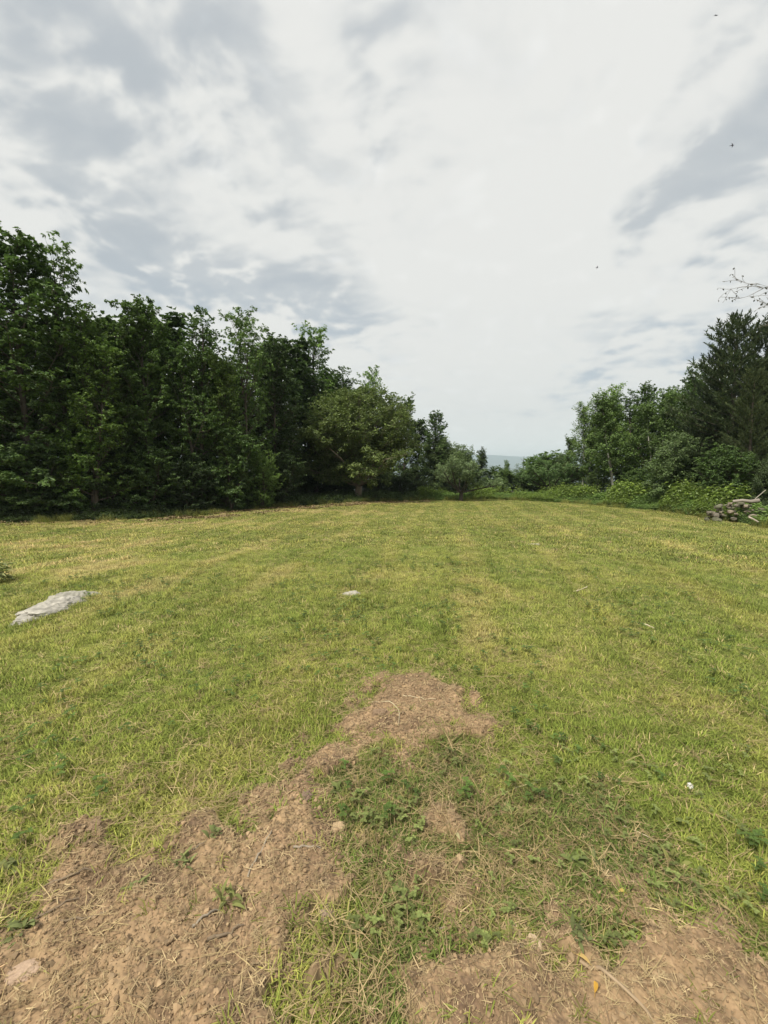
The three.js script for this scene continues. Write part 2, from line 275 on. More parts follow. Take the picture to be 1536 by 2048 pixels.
// leaf rosette: a handful of leaves round the end of a twig
function rosette(b, r, at, out, o) {
  const n = o.perTwig ?? 7;
  for (let k = 0; k < n; k++) {
    const t = k / n * 6.283 + r() * 1.2, e = 0.35 + r() * 0.9, h = [Math.cos(t), 0, Math.sin(t)];
    const d = unit([h[0] * e + out[0] * 0.8, out[1] * 0.7 + (r() - 0.5) * 0.7 - (o.droop ?? 0.25), h[2] * e + out[2] * 0.8]);
    const l = o.leaf * (0.65 + r() * 0.6), c = mul(mixc(o.col, o.col2, r() * r()), 0.75 + r() * 0.5), s = o.spread ?? 0.6;
    b.leaf([at[0] + (r() - 0.5) * l * s, at[1] + (r() - 0.5) * l * s, at[2] + (r() - 0.5) * l * s], d, unit([(r() - 0.5) * 1.1, 1, (r() - 0.5) * 1.1]), l, l * (o.leafWidth ?? 0.75), c);
  }
}
// a bough with side twigs, leaves along its outer part
function bough(wood, crown, r, from, dir, len, rad, o, level = 0) {
  const pts = [from], rr = [rad], n = 4; let p = from, d = dir;
  for (let k = 1; k <= n; k++) {
    d = unit([d[0] + (r() - 0.5) * 0.28, d[1] + (o.lift ?? 0.05) + (r() - 0.5) * 0.2, d[2] + (r() - 0.5) * 0.28]);
    p = [p[0] + d[0] * len / n, p[1] + d[1] * len / n, p[2] + d[2] * len / n]; pts.push(p); rr.push(Math.max(0.004, rad * (1 - 0.85 * k / n)));
  }
  wood.tube(pts, rr, level ? 3 : 4, o.bark);
  const twigs = Math.max(2, Math.round(len * (o.twigs ?? 4)));
  for (let k = 0; k < twigs; k++) {
    const t = Math.min(0.999, (o.bare ?? 0.25) + (1 - (o.bare ?? 0.25)) * (k + r()) / twigs), s = t * n, i = Math.floor(s), f = s - i, q = pts[i].map((v, m) => lerp(v, pts[i + 1][m], f));
    const side = r() * 6.283, dd = unit([d[0] * 0.55 + Math.cos(side) * 0.8, d[1] * 0.4 + (r() - 0.35) * 0.7 + (o.twigUp ?? 0), d[2] * 0.55 + Math.sin(side) * 0.8]);
    const tl = (o.twigLen ?? 0.5) * (0.5 + r() * 0.8) * (1.15 - 0.5 * t);
    if (level < (o.levels ?? 0) && r() < 0.6) { bough(wood, crown, r, q, dd, tl * 1.7, Math.max(0.006, rad * 0.4), o, level + 1); continue; }
    const e = [q[0] + dd[0] * tl, q[1] + dd[1] * tl, q[2] + dd[2] * tl];
    if (r() < (o.twigWood ?? 0.12)) wood.tube([q, e], [0.006, 0.003], 3, o.bark);
    const m = o.rosettes ?? 3;
    for (let w = 0; w < m; w++) { const u = (w + 1) / m; rosette(crown, r, [lerp(q[0], e[0], u), lerp(q[1], e[1], u), lerp(q[2], e[2], u)], dd, o); }
  }
  rosette(crown, r, p, d, o);
}
function stemLine(r, h, lean, wobble, n = 9) { const pts = []; let x = 0, z = 0; for (let k = 0; k <= n; k++) { pts.push([x, h * k / n, z]); x += lean[0] * h / n + (r() - 0.5) * wobble; z += lean[1] * h / n + (r() - 0.5) * wobble; } return pts; }
const onLine = (pts, t) => { const s = Math.min(0.9999, t) * (pts.length - 1), i = Math.floor(s), f = s - i; return pts[i].map((v, m) => lerp(v, pts[i + 1][m], f)); };
function broadleaf(o) {
  const r = rng(o.seed), wood = new Build(), crown = new Build();
  for (const [lean, hs] of o.stems ?? [[[0, 0], 1]]) {
    const h = o.h * hs, line = stemLine(r, h, lean, o.wobble ?? 0.12), R0 = (o.trunk ?? 0.14) * hs;
    wood.tube(line, line.map((_, k) => R0 * Math.pow(1 - k / line.length, 0.8) + 0.008), 8, (q, k, s) => mul(o.barkAt ? o.barkAt(q, s, r) : o.bark, 0.75 + r() * 0.5));
    for (let k = 0; k < o.boughs; k++) {
      const t = o.first + (1 - o.first) * Math.pow((k + 0.5) / o.boughs, o.crowd ?? 0.9), a = k * 2.39996 + r() * 0.8, q = onLine(line, t), up = lerp(o.upLow ?? 0.05, o.upHigh ?? 1.6, Math.pow(t, 1.6));
      const len = o.wide * o.shape(t) * (0.7 + r() * 0.5);
      bough(wood, crown, r, q, unit([Math.cos(a), up + (r() - 0.5) * 0.25, Math.sin(a)]), len, Math.max(0.012, R0 * 0.4 * (1 - t * 0.6)), o);
    }
    bough(wood, crown, r, onLine(line, 0.985), [0, 1, 0], o.h * 0.06, 0.015, o);
  }
  return { wood: wood.geometry(), crown: crown.geometry(), h: o.h };
}
function conifer(o) {
  const r = rng(o.seed), wood = new Build(), crown = new Build(), line = stemLine(r, o.h, [0, 0], 0.05);
  wood.tube(line, line.map((_, k) => o.trunk * (1 - k / line.length) + 0.012), 8, () => mul(o.bark, 0.75 + r() * 0.5));
  const whorls = Math.round(o.h / o.step);
  for (let w = 0; w < whorls; w++) {
    const t = (o.first ?? 0.04) + (1 - (o.first ?? 0.04)) * (w + 0.5) / whorls, n = o.per + Math.floor(r() * 2);
    for (let k = 0; k < n; k++) {
      const a = k / n * 6.283 + w * 1.1 + r() * 0.6, len = o.wide * o.shape(t) * (0.65 + r() * 0.55), q = onLine(line, t - r() * 0.5 / whorls), pts = [q], m = 5; let p = q, slope = lerp(o.dip, o.rise, t);
      for (let s = 1; s <= m; s++) { slope += o.sweep / m; const dd = unit([Math.cos(a), slope, Math.sin(a)]); p = [p[0] + dd[0] * len / m, p[1] + dd[1] * len / m, p[2] + dd[2] * len / m]; pts.push(p); }
      wood.tube(pts, pts.map((_, s) => Math.max(0.004, 0.022 * (1 - t * 0.7) * (1 - s / (m + 0.5)))), 3, o.bark);
      const sprays = Math.max(3, Math.round(len * o.density));
      for (let s = 0; s < sprays; s++) {
        const u = o.bare + (1 - o.bare) * (s + r()) / sprays, c0 = onLine(pts, u), side = r() < 0.5 ? -1 : 1, wid = o.plume ? 0.34 : 0.5 * len * (1.05 - u) + 0.12;
        const dir = unit([Math.cos(a) * 0.75 - Math.sin(a) * side * 0.8, slope * 0.6 + (o.plume ? 0.35 + r() * 0.5 : (r() - 0.62) * 0.5), Math.sin(a) * 0.75 + Math.cos(a) * side * 0.8]);
        const needles = o.needles;
        for (let q2 = 0; q2 < needles; q2++) {
          const v = (q2 + r()) / needles * wid, at = [c0[0] + dir[0] * v, c0[1] + dir[1] * v, c0[2] + dir[2] * v], nd = unit([dir[0] + (r() - 0.5) * 1.5, dir[1] + (r() - 0.4) * 1.1, dir[2] + (r() - 0.5) * 1.5]);
          crown.leaf(at, nd, unit([r() - 0.5, 1, r() - 0.5]), o.len * (0.7 + r() * 0.6), o.needleWidth, mul(mixc(o.col, o.col2, r() * r()), 0.7 + r() * 0.6), 0.05);
        }
      }
    }
  }
  for (let k = 0; k < 26; k++) crown.leaf([0 + line.at(-1)[0], o.h - 0.05 - k * 0.022, line.at(-1)[2]], unit([r() - 0.5, 0.9, r() - 0.5]), [0, 0, 1], o.len * 1.2, o.needleWidth, o.col);
  return { wood: wood.geometry(), crown: crown.geometry(), h: o.h };
}
const BARK = [0.085, 0.07, 0.055], GREYBARK = [0.15, 0.135, 0.115];
const mapleLook = { col: [0.045, 0.082, 0.022], col2: [0.085, 0.13, 0.032], bark: BARK, leaf: 0.145, leafWidth: 0.85, perTwig: 8, twigs: 4.2, twigLen: 0.55, rosettes: 3, bare: 0.2, droop: 0.3 };
const oval = (t) => 0.3 + 0.8 * Math.pow(Math.max(0, Math.sin(Math.min(1, 0.2 + t * 0.78) * Math.PI)), 0.55);
TREE.maple = [
  broadleaf({ ...mapleLook, seed: 101, h: 10, boughs: 50, first: 0.05, wide: 2.2, shape: oval, levels: 1, lift: 0.06 }),
  broadleaf({ ...mapleLook, seed: 102, h: 10, boughs: 36, first: 0.06, wide: 2.2, shape: (t) => oval(t) * (0.85 + 0.3 * Math.sin(t * 19)), levels: 1, lift: 0.1, upHigh: 2.2, stems: [[[0.02, 0.03], 1], [[-0.12, 0.05], 0.8]], perTwig: 5 }),
  broadleaf({ ...mapleLook, seed: 103, h: 10, boughs: 42, first: 0.08, wide: 2.1, shape: (t) => 0.55 + 0.6 * Math.sin(Math.min(1, t) * 2.6), levels: 1, lift: 0.12, upHigh: 2.4, col: [0.052, 0.085, 0.024], droop: 0.4 }),
];
const ashLook = { ...mapleLook, leaf: 0.17, leafWidth: 0.5, perTwig: 9, twigs: 3.1, rosettes: 2, droop: 0.55, twigLen: 0.6, col: [0.05, 0.09, 0.025], col2: [0.1, 0.15, 0.04] };
TREE.ash = [
  broadleaf({ ...ashLook, seed: 111, h: 10, boughs: 36, first: 0.14, wide: 2.2, shape: (t) => 0.6 + 0.6 * Math.sin(Math.min(1, t * 1.05) * 2.9) * (0.8 + 0.3 * Math.sin(t * 23)), levels: 1, lift: 0.12, upHigh: 2.6 }),
  broadleaf({ ...ashLook, seed: 112, h: 10, boughs: 30, first: 0.1, wide: 2.1, shape: (t) => 0.5 + 0.55 * Math.sin(Math.min(1, t) * 2.9), levels: 1, lift: 0.1, upHigh: 2.1, stems: [[[0.05, 0], 1], [[-0.1, -0.04], 0.86]], perTwig: 8 }),
];
TREE.thicket = [
  broadleaf({ ...mapleLook, seed: 121, h: 4, boughs: 22, first: 0.03, wide: 1.5, shape: (t) => 0.55 + 0.6 * Math.sin(t * 2.9), trunk: 0.05, levels: 0, upHigh: 2.2, stems: [[[0, 0], 1], [[0.3, 0.1], 0.8], [[-0.25, 0.2], 0.85]], leaf: 0.14, twigs: 5 }),
  broadleaf({ ...mapleLook, seed: 122, h: 4, boughs: 24, first: 0.02, wide: 1.7, shape: (t) => 0.75 + 0.35 * Math.sin(t * 3), trunk: 0.05, levels: 0, upHigh: 1.7, stems: [[[0.1, 0], 1], [[-0.3, -0.1], 0.75], [[0.1, 0.3], 0.7]], leaf: 0.11, leafWidth: 0.55, twigs: 6, col: [0.055, 0.09, 0.03] }),
];
const birchLook = { ...mapleLook, leaf: 0.115, leafWidth: 0.7, perTwig: 9, twigs: 6, rosettes: 4, twigLen: 0.55, droop: 0.6, spread: 2.4, col: [0.06, 0.1, 0.026], col2: [0.1, 0.15, 0.04], bark: [0.14, 0.11, 0.09], trunk: 0.075, barkAt: (q, s, r) => (r() < 0.16 ? [0.12, 0.1, 0.09] : [0.55, 0.53, 0.48]) };
TREE.birch = [
  broadleaf({ ...birchLook, seed: 131, h: 7, boughs: 34, first: 0.3, wide: 1.35, shape: (t) => 0.55 + 0.6 * Math.sin(Math.min(1, t * 0.95) * 3), levels: 0, upLow: 0.3, upHigh: 2.2, stems: [[[-0.16, 0.02], 1]] }),
  broadleaf({ ...birchLook, seed: 132, h: 7, boughs: 24, first: 0.22, wide: 1.3, shape: (t) => 0.6 + 0.55 * Math.sin(Math.min(1, t) * 2.9), levels: 0, upLow: 0.3, upHigh: 2.2, stems: [[[0.05, 0.02], 1], [[-0.08, 0.06], 0.9]] }),
];
TREE.back = [broadleaf({ ...mapleLook, seed: 161, h: 10, boughs: 40, first: 0.03, wide: 2.4, shape: oval, levels: 0, leaf: 0.34, perTwig: 4, twigs: 5, twigLen: 0.8, twigWood: 0, spread: 1.2 }), broadleaf({ ...mapleLook, seed: 162, h: 10, boughs: 38, first: 0.03, wide: 2.3, shape: (t) => 0.6 + 0.55 * Math.sin(t * 2.6), levels: 0, leaf: 0.32, perTwig: 4, twigs: 5, twigLen: 0.8, twigWood: 0, spread: 1.2, upHigh: 2.3 })];
TREE.willow_bush = [broadleaf({ ...birchLook, barkAt: null, seed: 135, h: 4, boughs: 24, first: 0.04, wide: 1.5, shape: (t) => 0.7 + 0.45 * Math.sin(t * 2.9), trunk: 0.045, levels: 0, upHigh: 2.4, stems: [[[0, 0], 1], [[0.28, 0.1], 0.85], [[-0.28, 0.1], 0.8]], col: [0.065, 0.1, 0.035], col2: [0.11, 0.15, 0.06] })];
TREE.pine = [
  conifer({ seed: 141, h: 10, trunk: 0.17, bark: [0.08, 0.065, 0.05], step: 0.34, per: 5, wide: 3.1, shape: (t) => Math.pow(1 - t, 0.5) * (0.72 + 0.28 * Math.sin(t * 31)) + 0.12, dip: -0.12, rise: 0.95, sweep: 0.22, density: 12, bare: 0.2, plume: true, needles: 8, len: 0.2, needleWidth: 0.055, col: [0.028, 0.045, 0.026], col2: [0.05, 0.062, 0.032], first: 0.05 }),
  conifer({ seed: 142, h: 10, trunk: 0.16, bark: [0.08, 0.065, 0.05], step: 0.38, per: 5, wide: 2.9, shape: (t) => Math.pow(1 - t, 0.5) * (0.72 + 0.28 * Math.sin(t * 27 + 2)) + 0.12, dip: -0.15, rise: 0.9, sweep: 0.25, density: 12, bare: 0.2, plume: true, needles: 8, len: 0.2, needleWidth: 0.055, col: [0.03, 0.046, 0.024], col2: [0.055, 0.065, 0.03], first: 0.04 }),
];
TREE.spruce = [conifer({ seed: 151, h: 8, trunk: 0.12, bark: [0.07, 0.055, 0.045], step: 0.26, per: 7, wide: 1.9, shape: (t) => (1 - t) * 0.95 + 0.06, dip: -0.25, rise: 0.6, sweep: 0.25, density: 12, bare: 0.12, plume: false, needles: 4, len: 0.16, needleWidth: 0.065, col: [0.022, 0.04, 0.022], col2: [0.045, 0.06, 0.03] })];

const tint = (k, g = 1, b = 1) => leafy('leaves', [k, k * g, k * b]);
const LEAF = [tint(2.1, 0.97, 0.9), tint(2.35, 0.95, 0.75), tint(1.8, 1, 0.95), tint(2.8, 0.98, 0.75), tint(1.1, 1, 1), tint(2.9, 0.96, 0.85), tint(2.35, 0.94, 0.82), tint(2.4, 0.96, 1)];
const topOf = (p) => p.top ?? (p.crown.computeBoundingBox(), p.top = p.crown.boundingBox.max.y - 0.012 * p.h);
function tree(name, proto, x, z, h, wide, turn, leaf, label, category, group) {
  const o = new THREE.Group(); o.position.set(x, groundY(x, z) - 0.03, z); o.rotation.y = turn;
  const s = h / topOf(proto); o.scale.set(s * wide, s, s * wide);
  const t = new THREE.Mesh(proto.wood, M.bark); t.name = 'trunk'; const c = new THREE.Mesh(proto.crown, leaf); c.name = 'crown'; o.add(t, c);
  put(o, name); return tag(o, label, category, group);
}
const byView = (px, topPy, dist) => [acrossAt(px, dist), -dist, heightAt(topPy, dist)];
// [kind, variant, bearing column, top row, metres ahead, width, turn, tint, label, category, group]
const leftGroup = 'maples in the tree wall on the left', LW = [
  ['maple', 0, 70, 462, 15.0, 1.05, 0.4, 2, 'tallest maple in the left tree wall, its ragged tip highest at the left edge'],
  ['maple', 2, -70, 500, 14.0, 1.1, 2.1, 4, 'dark maple cut by the left edge of the frame, beside the tallest maple'],
  ['ash', 0, 140, 475, 15.8, 0.85, 1.2, 0, 'slim open-crowned tree with star-like sprays just right of the tallest maple'],
  ['maple', 1, 190, 596, 15.4, 0.9, 3.0, 1, 'lower maple in the dip right of the tallest tree'],
  ['maple', 2, 250, 620, 16.6, 0.9, 4.4, 2, 'dense rounded maple left of the second treetop peak'],
  ['maple', 0, 305, 588, 17.2, 0.85, 5.2, 0, 'bright-topped maple forming the second treetop peak of the left wall'],
  ['maple', 1, 400, 612, 18.2, 0.85, 0.9, 2, 'dark maple between the second and third treetop peaks'],
  ['ash', 1, 495, 608, 20, 0.9, 2.5, 0, 'slender tree with loose bunched leaves forming the third treetop peak'],
  ['maple', 2, 455, 690, 18.6, 0.8, 1.4, 1, 'maple with yellowish leaves below the third treetop peak'],
  ['maple', 0, 552, 672, 22.5, 0.8, 3.6, 4, 'dark maple in shade between the two loose-crowned trees'],
  ['ash', 0, 632, 648, 29, 1.0, 5.5, 3, 'open airy tree with pale leaves above the big field-edge tree'],
  ['maple', 1, 680, 735, 31, 0.9, 0.2, 0, 'maple peeping out behind the upper left of the big field-edge tree'],
  ['ash', 1, 742, 730, 33, 0.8, 1.9, 5, 'small light-topped tree rising straight above the big field-edge tree'],
  ['maple', 2, 808, 785, 31.5, 0.85, 4.0, 0, 'rounded maple behind the right shoulder of the big field-edge tree'],
  ['maple', 0, 868, 818, 34, 0.85, 2.9, 2, 'last dark maple at the right end of the left tree wall'],
];
for (const [k, v, px, py, d, w, t, l, label] of LW) tree(k === 'ash' ? 'ash_tree' : 'maple_tree', TREE[k][v], ...byView(px, py, d), w, t, LEAF[l], label, 'tree', leftGroup);
{ // the wood behind the front row
  const r = rng(77); let n = 0;
  for (const [px, py, d] of [[-160, 560, 17], [20, 640, 18], [110, 640, 18.5], [165, 610, 18.2], [215, 622, 19], [275, 630, 20], [345, 620, 20.5], [425, 690, 22], [465, 720, 22.5], [540, 655, 24], [590, 672, 28], [660, 720, 33], [60, 760, 22], [200, 690, 24], [330, 660, 26], [470, 780, 28], [610, 740, 31], [-120, 600, 21], [705, 770, 33], [775, 800, 35], [835, 835, 36], [880, 870, 40], [0, 800, 25], [140, 720, 28], [280, 740, 30], [400, 760, 32], [540, 800, 35], [650, 830, 38]])
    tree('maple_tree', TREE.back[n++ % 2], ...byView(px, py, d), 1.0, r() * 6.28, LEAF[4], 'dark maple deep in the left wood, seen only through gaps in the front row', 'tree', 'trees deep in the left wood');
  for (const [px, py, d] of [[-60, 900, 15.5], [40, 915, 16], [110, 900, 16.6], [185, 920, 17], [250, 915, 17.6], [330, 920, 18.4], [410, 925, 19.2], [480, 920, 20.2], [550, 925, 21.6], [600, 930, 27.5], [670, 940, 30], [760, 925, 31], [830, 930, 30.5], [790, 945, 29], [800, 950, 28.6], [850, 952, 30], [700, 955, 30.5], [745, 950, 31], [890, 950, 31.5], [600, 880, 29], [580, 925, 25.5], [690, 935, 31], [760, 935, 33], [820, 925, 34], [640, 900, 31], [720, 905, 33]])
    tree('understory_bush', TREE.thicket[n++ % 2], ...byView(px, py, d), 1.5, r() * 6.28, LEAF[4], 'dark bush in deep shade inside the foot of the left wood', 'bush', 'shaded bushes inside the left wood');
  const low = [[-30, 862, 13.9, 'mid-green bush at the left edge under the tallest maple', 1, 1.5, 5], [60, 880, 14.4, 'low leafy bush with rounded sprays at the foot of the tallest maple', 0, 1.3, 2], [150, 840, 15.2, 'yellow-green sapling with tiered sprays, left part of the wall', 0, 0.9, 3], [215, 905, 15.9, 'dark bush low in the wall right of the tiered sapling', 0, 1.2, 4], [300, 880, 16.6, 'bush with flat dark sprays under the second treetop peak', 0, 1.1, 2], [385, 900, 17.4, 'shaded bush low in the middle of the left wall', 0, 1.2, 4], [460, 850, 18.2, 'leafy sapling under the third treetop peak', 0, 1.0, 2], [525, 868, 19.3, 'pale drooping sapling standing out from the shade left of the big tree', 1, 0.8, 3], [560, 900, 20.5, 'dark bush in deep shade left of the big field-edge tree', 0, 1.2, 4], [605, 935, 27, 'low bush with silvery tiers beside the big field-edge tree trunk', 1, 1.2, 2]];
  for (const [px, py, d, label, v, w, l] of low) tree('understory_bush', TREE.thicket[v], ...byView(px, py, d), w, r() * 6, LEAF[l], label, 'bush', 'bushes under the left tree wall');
}
// the big crab apple at the field edge and the two small apple trees: built one by one
function spreadTree(o) {
  const r = rng(o.seed), wood = new Build(), crown = new Build();
  const fork = [o.lean[0] * o.fork, o.fork, o.lean[1] * o.fork];
  wood.tube([[0, -0.05, 0], [fork[0] * 0.3, o.fork * 0.4, fork[2] * 0.3], fork], [o.trunk * 1.35, o.trunk, o.trunk * 0.95], 9, () => mul(o.bark, 0.7 + r() * 0.55));
  for (const [a, up, len, rad] of o.limbs) {
    let p = fork, d = unit([Math.cos(a), up, Math.sin(a)]); const n = 7, pts = [p], rr = [rad];
    for (let k = 1; k <= n; k++) { d = unit([d[0] + (r() - 0.5) * 0.45, d[1] + (r() - 0.5) * 0.4 + o.curl, d[2] + (r() - 0.5) * 0.45]); p = [p[0] + d[0] * len / n, p[1] + d[1] * len / n, p[2] + d[2] * len / n]; pts.push(p); rr.push(rad * (1 - 0.8 * k / n)); }
    wood.tube(pts, rr, 6, () => mul(o.bark, 0.7 + r() * 0.55));
    for (let k = 0; k < o.perLimb; k++) {
      const t = o.bareLimb + (1 - o.bareLimb) * (k + r()) / o.perLimb, q = onLine(pts, t), s = r() * 6.283;
      const dir = unit([d[0] * 0.35 + Math.cos(s), (o.shootUp ?? 0.3) + (r() - 0.4) * 0.9, d[2] * 0.35 + Math.sin(s)]);
      bough(wood, crown, r, q, dir, o.shoot * (0.6 + r() * 0.7), 0.02, o);
    }
  }
  if (o.round) for (let k = 0; k < o.round.n; k++) {                // finer boughs that fill the crown to its outline
    const [cx, cy, cz, rx, ry, rz] = o.round.ball, u = 1 - 2 * (k + 0.5) / o.round.n, a = k * 2.39996, h = Math.sqrt(1 - u * u), f = (u < -0.3 ? 0.74 : 1) * (1 - 0.12 * Math.max(0, u)) * (0.55 + 0.42 * Math.pow(r(), 0.5)) + 0.14 * noise(h * Math.cos(a) * 2.3 + 5, u * 2.3 + h * Math.sin(a) * 1.7);
    const e = [cx + rx * f * h * Math.cos(a), cy + ry * f * u, cz + rz * f * h * Math.sin(a)], q = [cx * 0.5 + (r() - 0.5) * 0.5, Math.max(1.1, lerp(fork[1], e[1], 0.55) - 0.5), cz * 0.5 + (r() - 0.5) * 0.5], m = [(q[0] + e[0]) / 2, (q[1] + e[1]) / 2 + 0.25, (q[2] + e[2]) / 2];
    if (r() < 0.4) wood.tube([q, m, e], [0.024, 0.014, 0.006], 3, o.bark);
    bough(wood, crown, r, [lerp(m[0], e[0], 0.5), lerp(m[1], e[1], 0.5), lerp(m[2], e[2], 0.5)], unit([e[0] - m[0], e[1] - m[1] + 0.3, e[2] - m[2]]), 0.8, 0.012, { ...o, bare: 0.1 });
  }
  return { wood: wood.geometry(), crown: crown.geometry(), h: o.h };
}
{
  const big = spreadTree({ round: { n: 330, ball: [0.15, 3.95, 0, 3.65, 2.95, 3.4] }, seed: 201, h: 6.8, trunk: 0.2, fork: 0.9, lean: [0.05, 0], bark: [0.21, 0.17, 0.13], curl: 0.03, bareLimb: 0.22, perLimb: 18, shoot: 1.25, shootUp: 0.15, levels: 0, twigs: 5.5, twigLen: 0.5, rosettes: 3, perTwig: 7, leaf: 0.15, leafWidth: 0.62, droop: 0.2, bare: 0.25, spread: 1.4, col: [0.052, 0.078, 0.026], col2: [0.105, 0.14, 0.045],
    limbs: [[0.2, 1.9, 4.6, 0.12], [2.9, 1.5, 4.2, 0.11], [1.5, 2.6, 4.8, 0.11], [4.4, 1.7, 4.2, 0.1], [0.05, 0.75, 3.6, 0.1], [3.3, 0.7, 3.6, 0.09], [5.6, 1.1, 4.4, 0.09], [2.2, 0.9, 4.0, 0.08], [3.9, 3.2, 4.9, 0.1], [5.0, 0.55, 3.6, 0.07], [1.0, 0.35, 3.4, 0.05], [3.0, 0.3, 3.6, 0.05], [4.2, 0.3, 3.0, 0.05]] });
  tree('field_tree', big, acrossAt(716, 25.4), -25.4, 7.0, 1.0, 0.0, LEAF[6], 'big rounded dark tree with forked trunk standing forward at the field edge', 'tree');
  const appleLook = { levels: 0, twigs: 6, twigLen: 0.28, rosettes: 3, perTwig: 7, leaf: 0.11, leafWidth: 0.5, droop: 0.05, spread: 1.2, bare: 0.12, twigUp: 0.25, bark: [0.055, 0.045, 0.038], col: [0.075, 0.11, 0.05], col2: [0.13, 0.17, 0.075] };
  const appleA = spreadTree({ ...appleLook, seed: 211, h: 3, trunk: 0.13, fork: 0.62, lean: [0.02, 0], curl: 0.02, bareLimb: 0.35, perLimb: 13, shoot: 0.85, shootUp: 0.55, limbs: [[3.0, 0.55, 2.1, 0.08], [0.1, 0.4, 2.2, 0.08], [3.6, 1.0, 2.2, 0.07], [1.6, 1.1, 1.9, 0.06], [4.7, 0.8, 1.9, 0.06], [2.5, 1.4, 2.3, 0.06], [0.8, 0.65, 1.9, 0.05]] });
  tree('apple_tree', appleA, acrossAt(922, 25.4), -25.4, 2.95, 1.0, 0, LEAF[7], 'low spreading apple tree with short dark trunk alone on the mown grass', 'tree', 'old apple trees');
  const appleB = spreadTree({ ...appleLook, seed: 212, h: 3, trunk: 0.11, fork: 0.5, lean: [0.1, 0], curl: 0.03, bareLimb: 0.4, perLimb: 12, shoot: 0.8, shootUp: 0.5, col: [0.05, 0.095, 0.03], limbs: [[0.0, 0.55, 2.2, 0.09], [0.5, 0.85, 2.4, 0.08], [3.0, 1.3, 2.0, 0.07], [1.7, 1.2, 2.0, 0.06], [4.7, 1.0, 2.0, 0.06], [3.4, 0.8, 1.7, 0.05], [5.6, 0.7, 2.2, 0.06]] });
  tree('apple_tree', appleB, acrossAt(1100, 26.5), -26.5, 3.0, 1.0, 0, LEAF[7], 'greener apple tree whose dark limbs slant right over the green bank', 'tree', 'old apple trees');
}
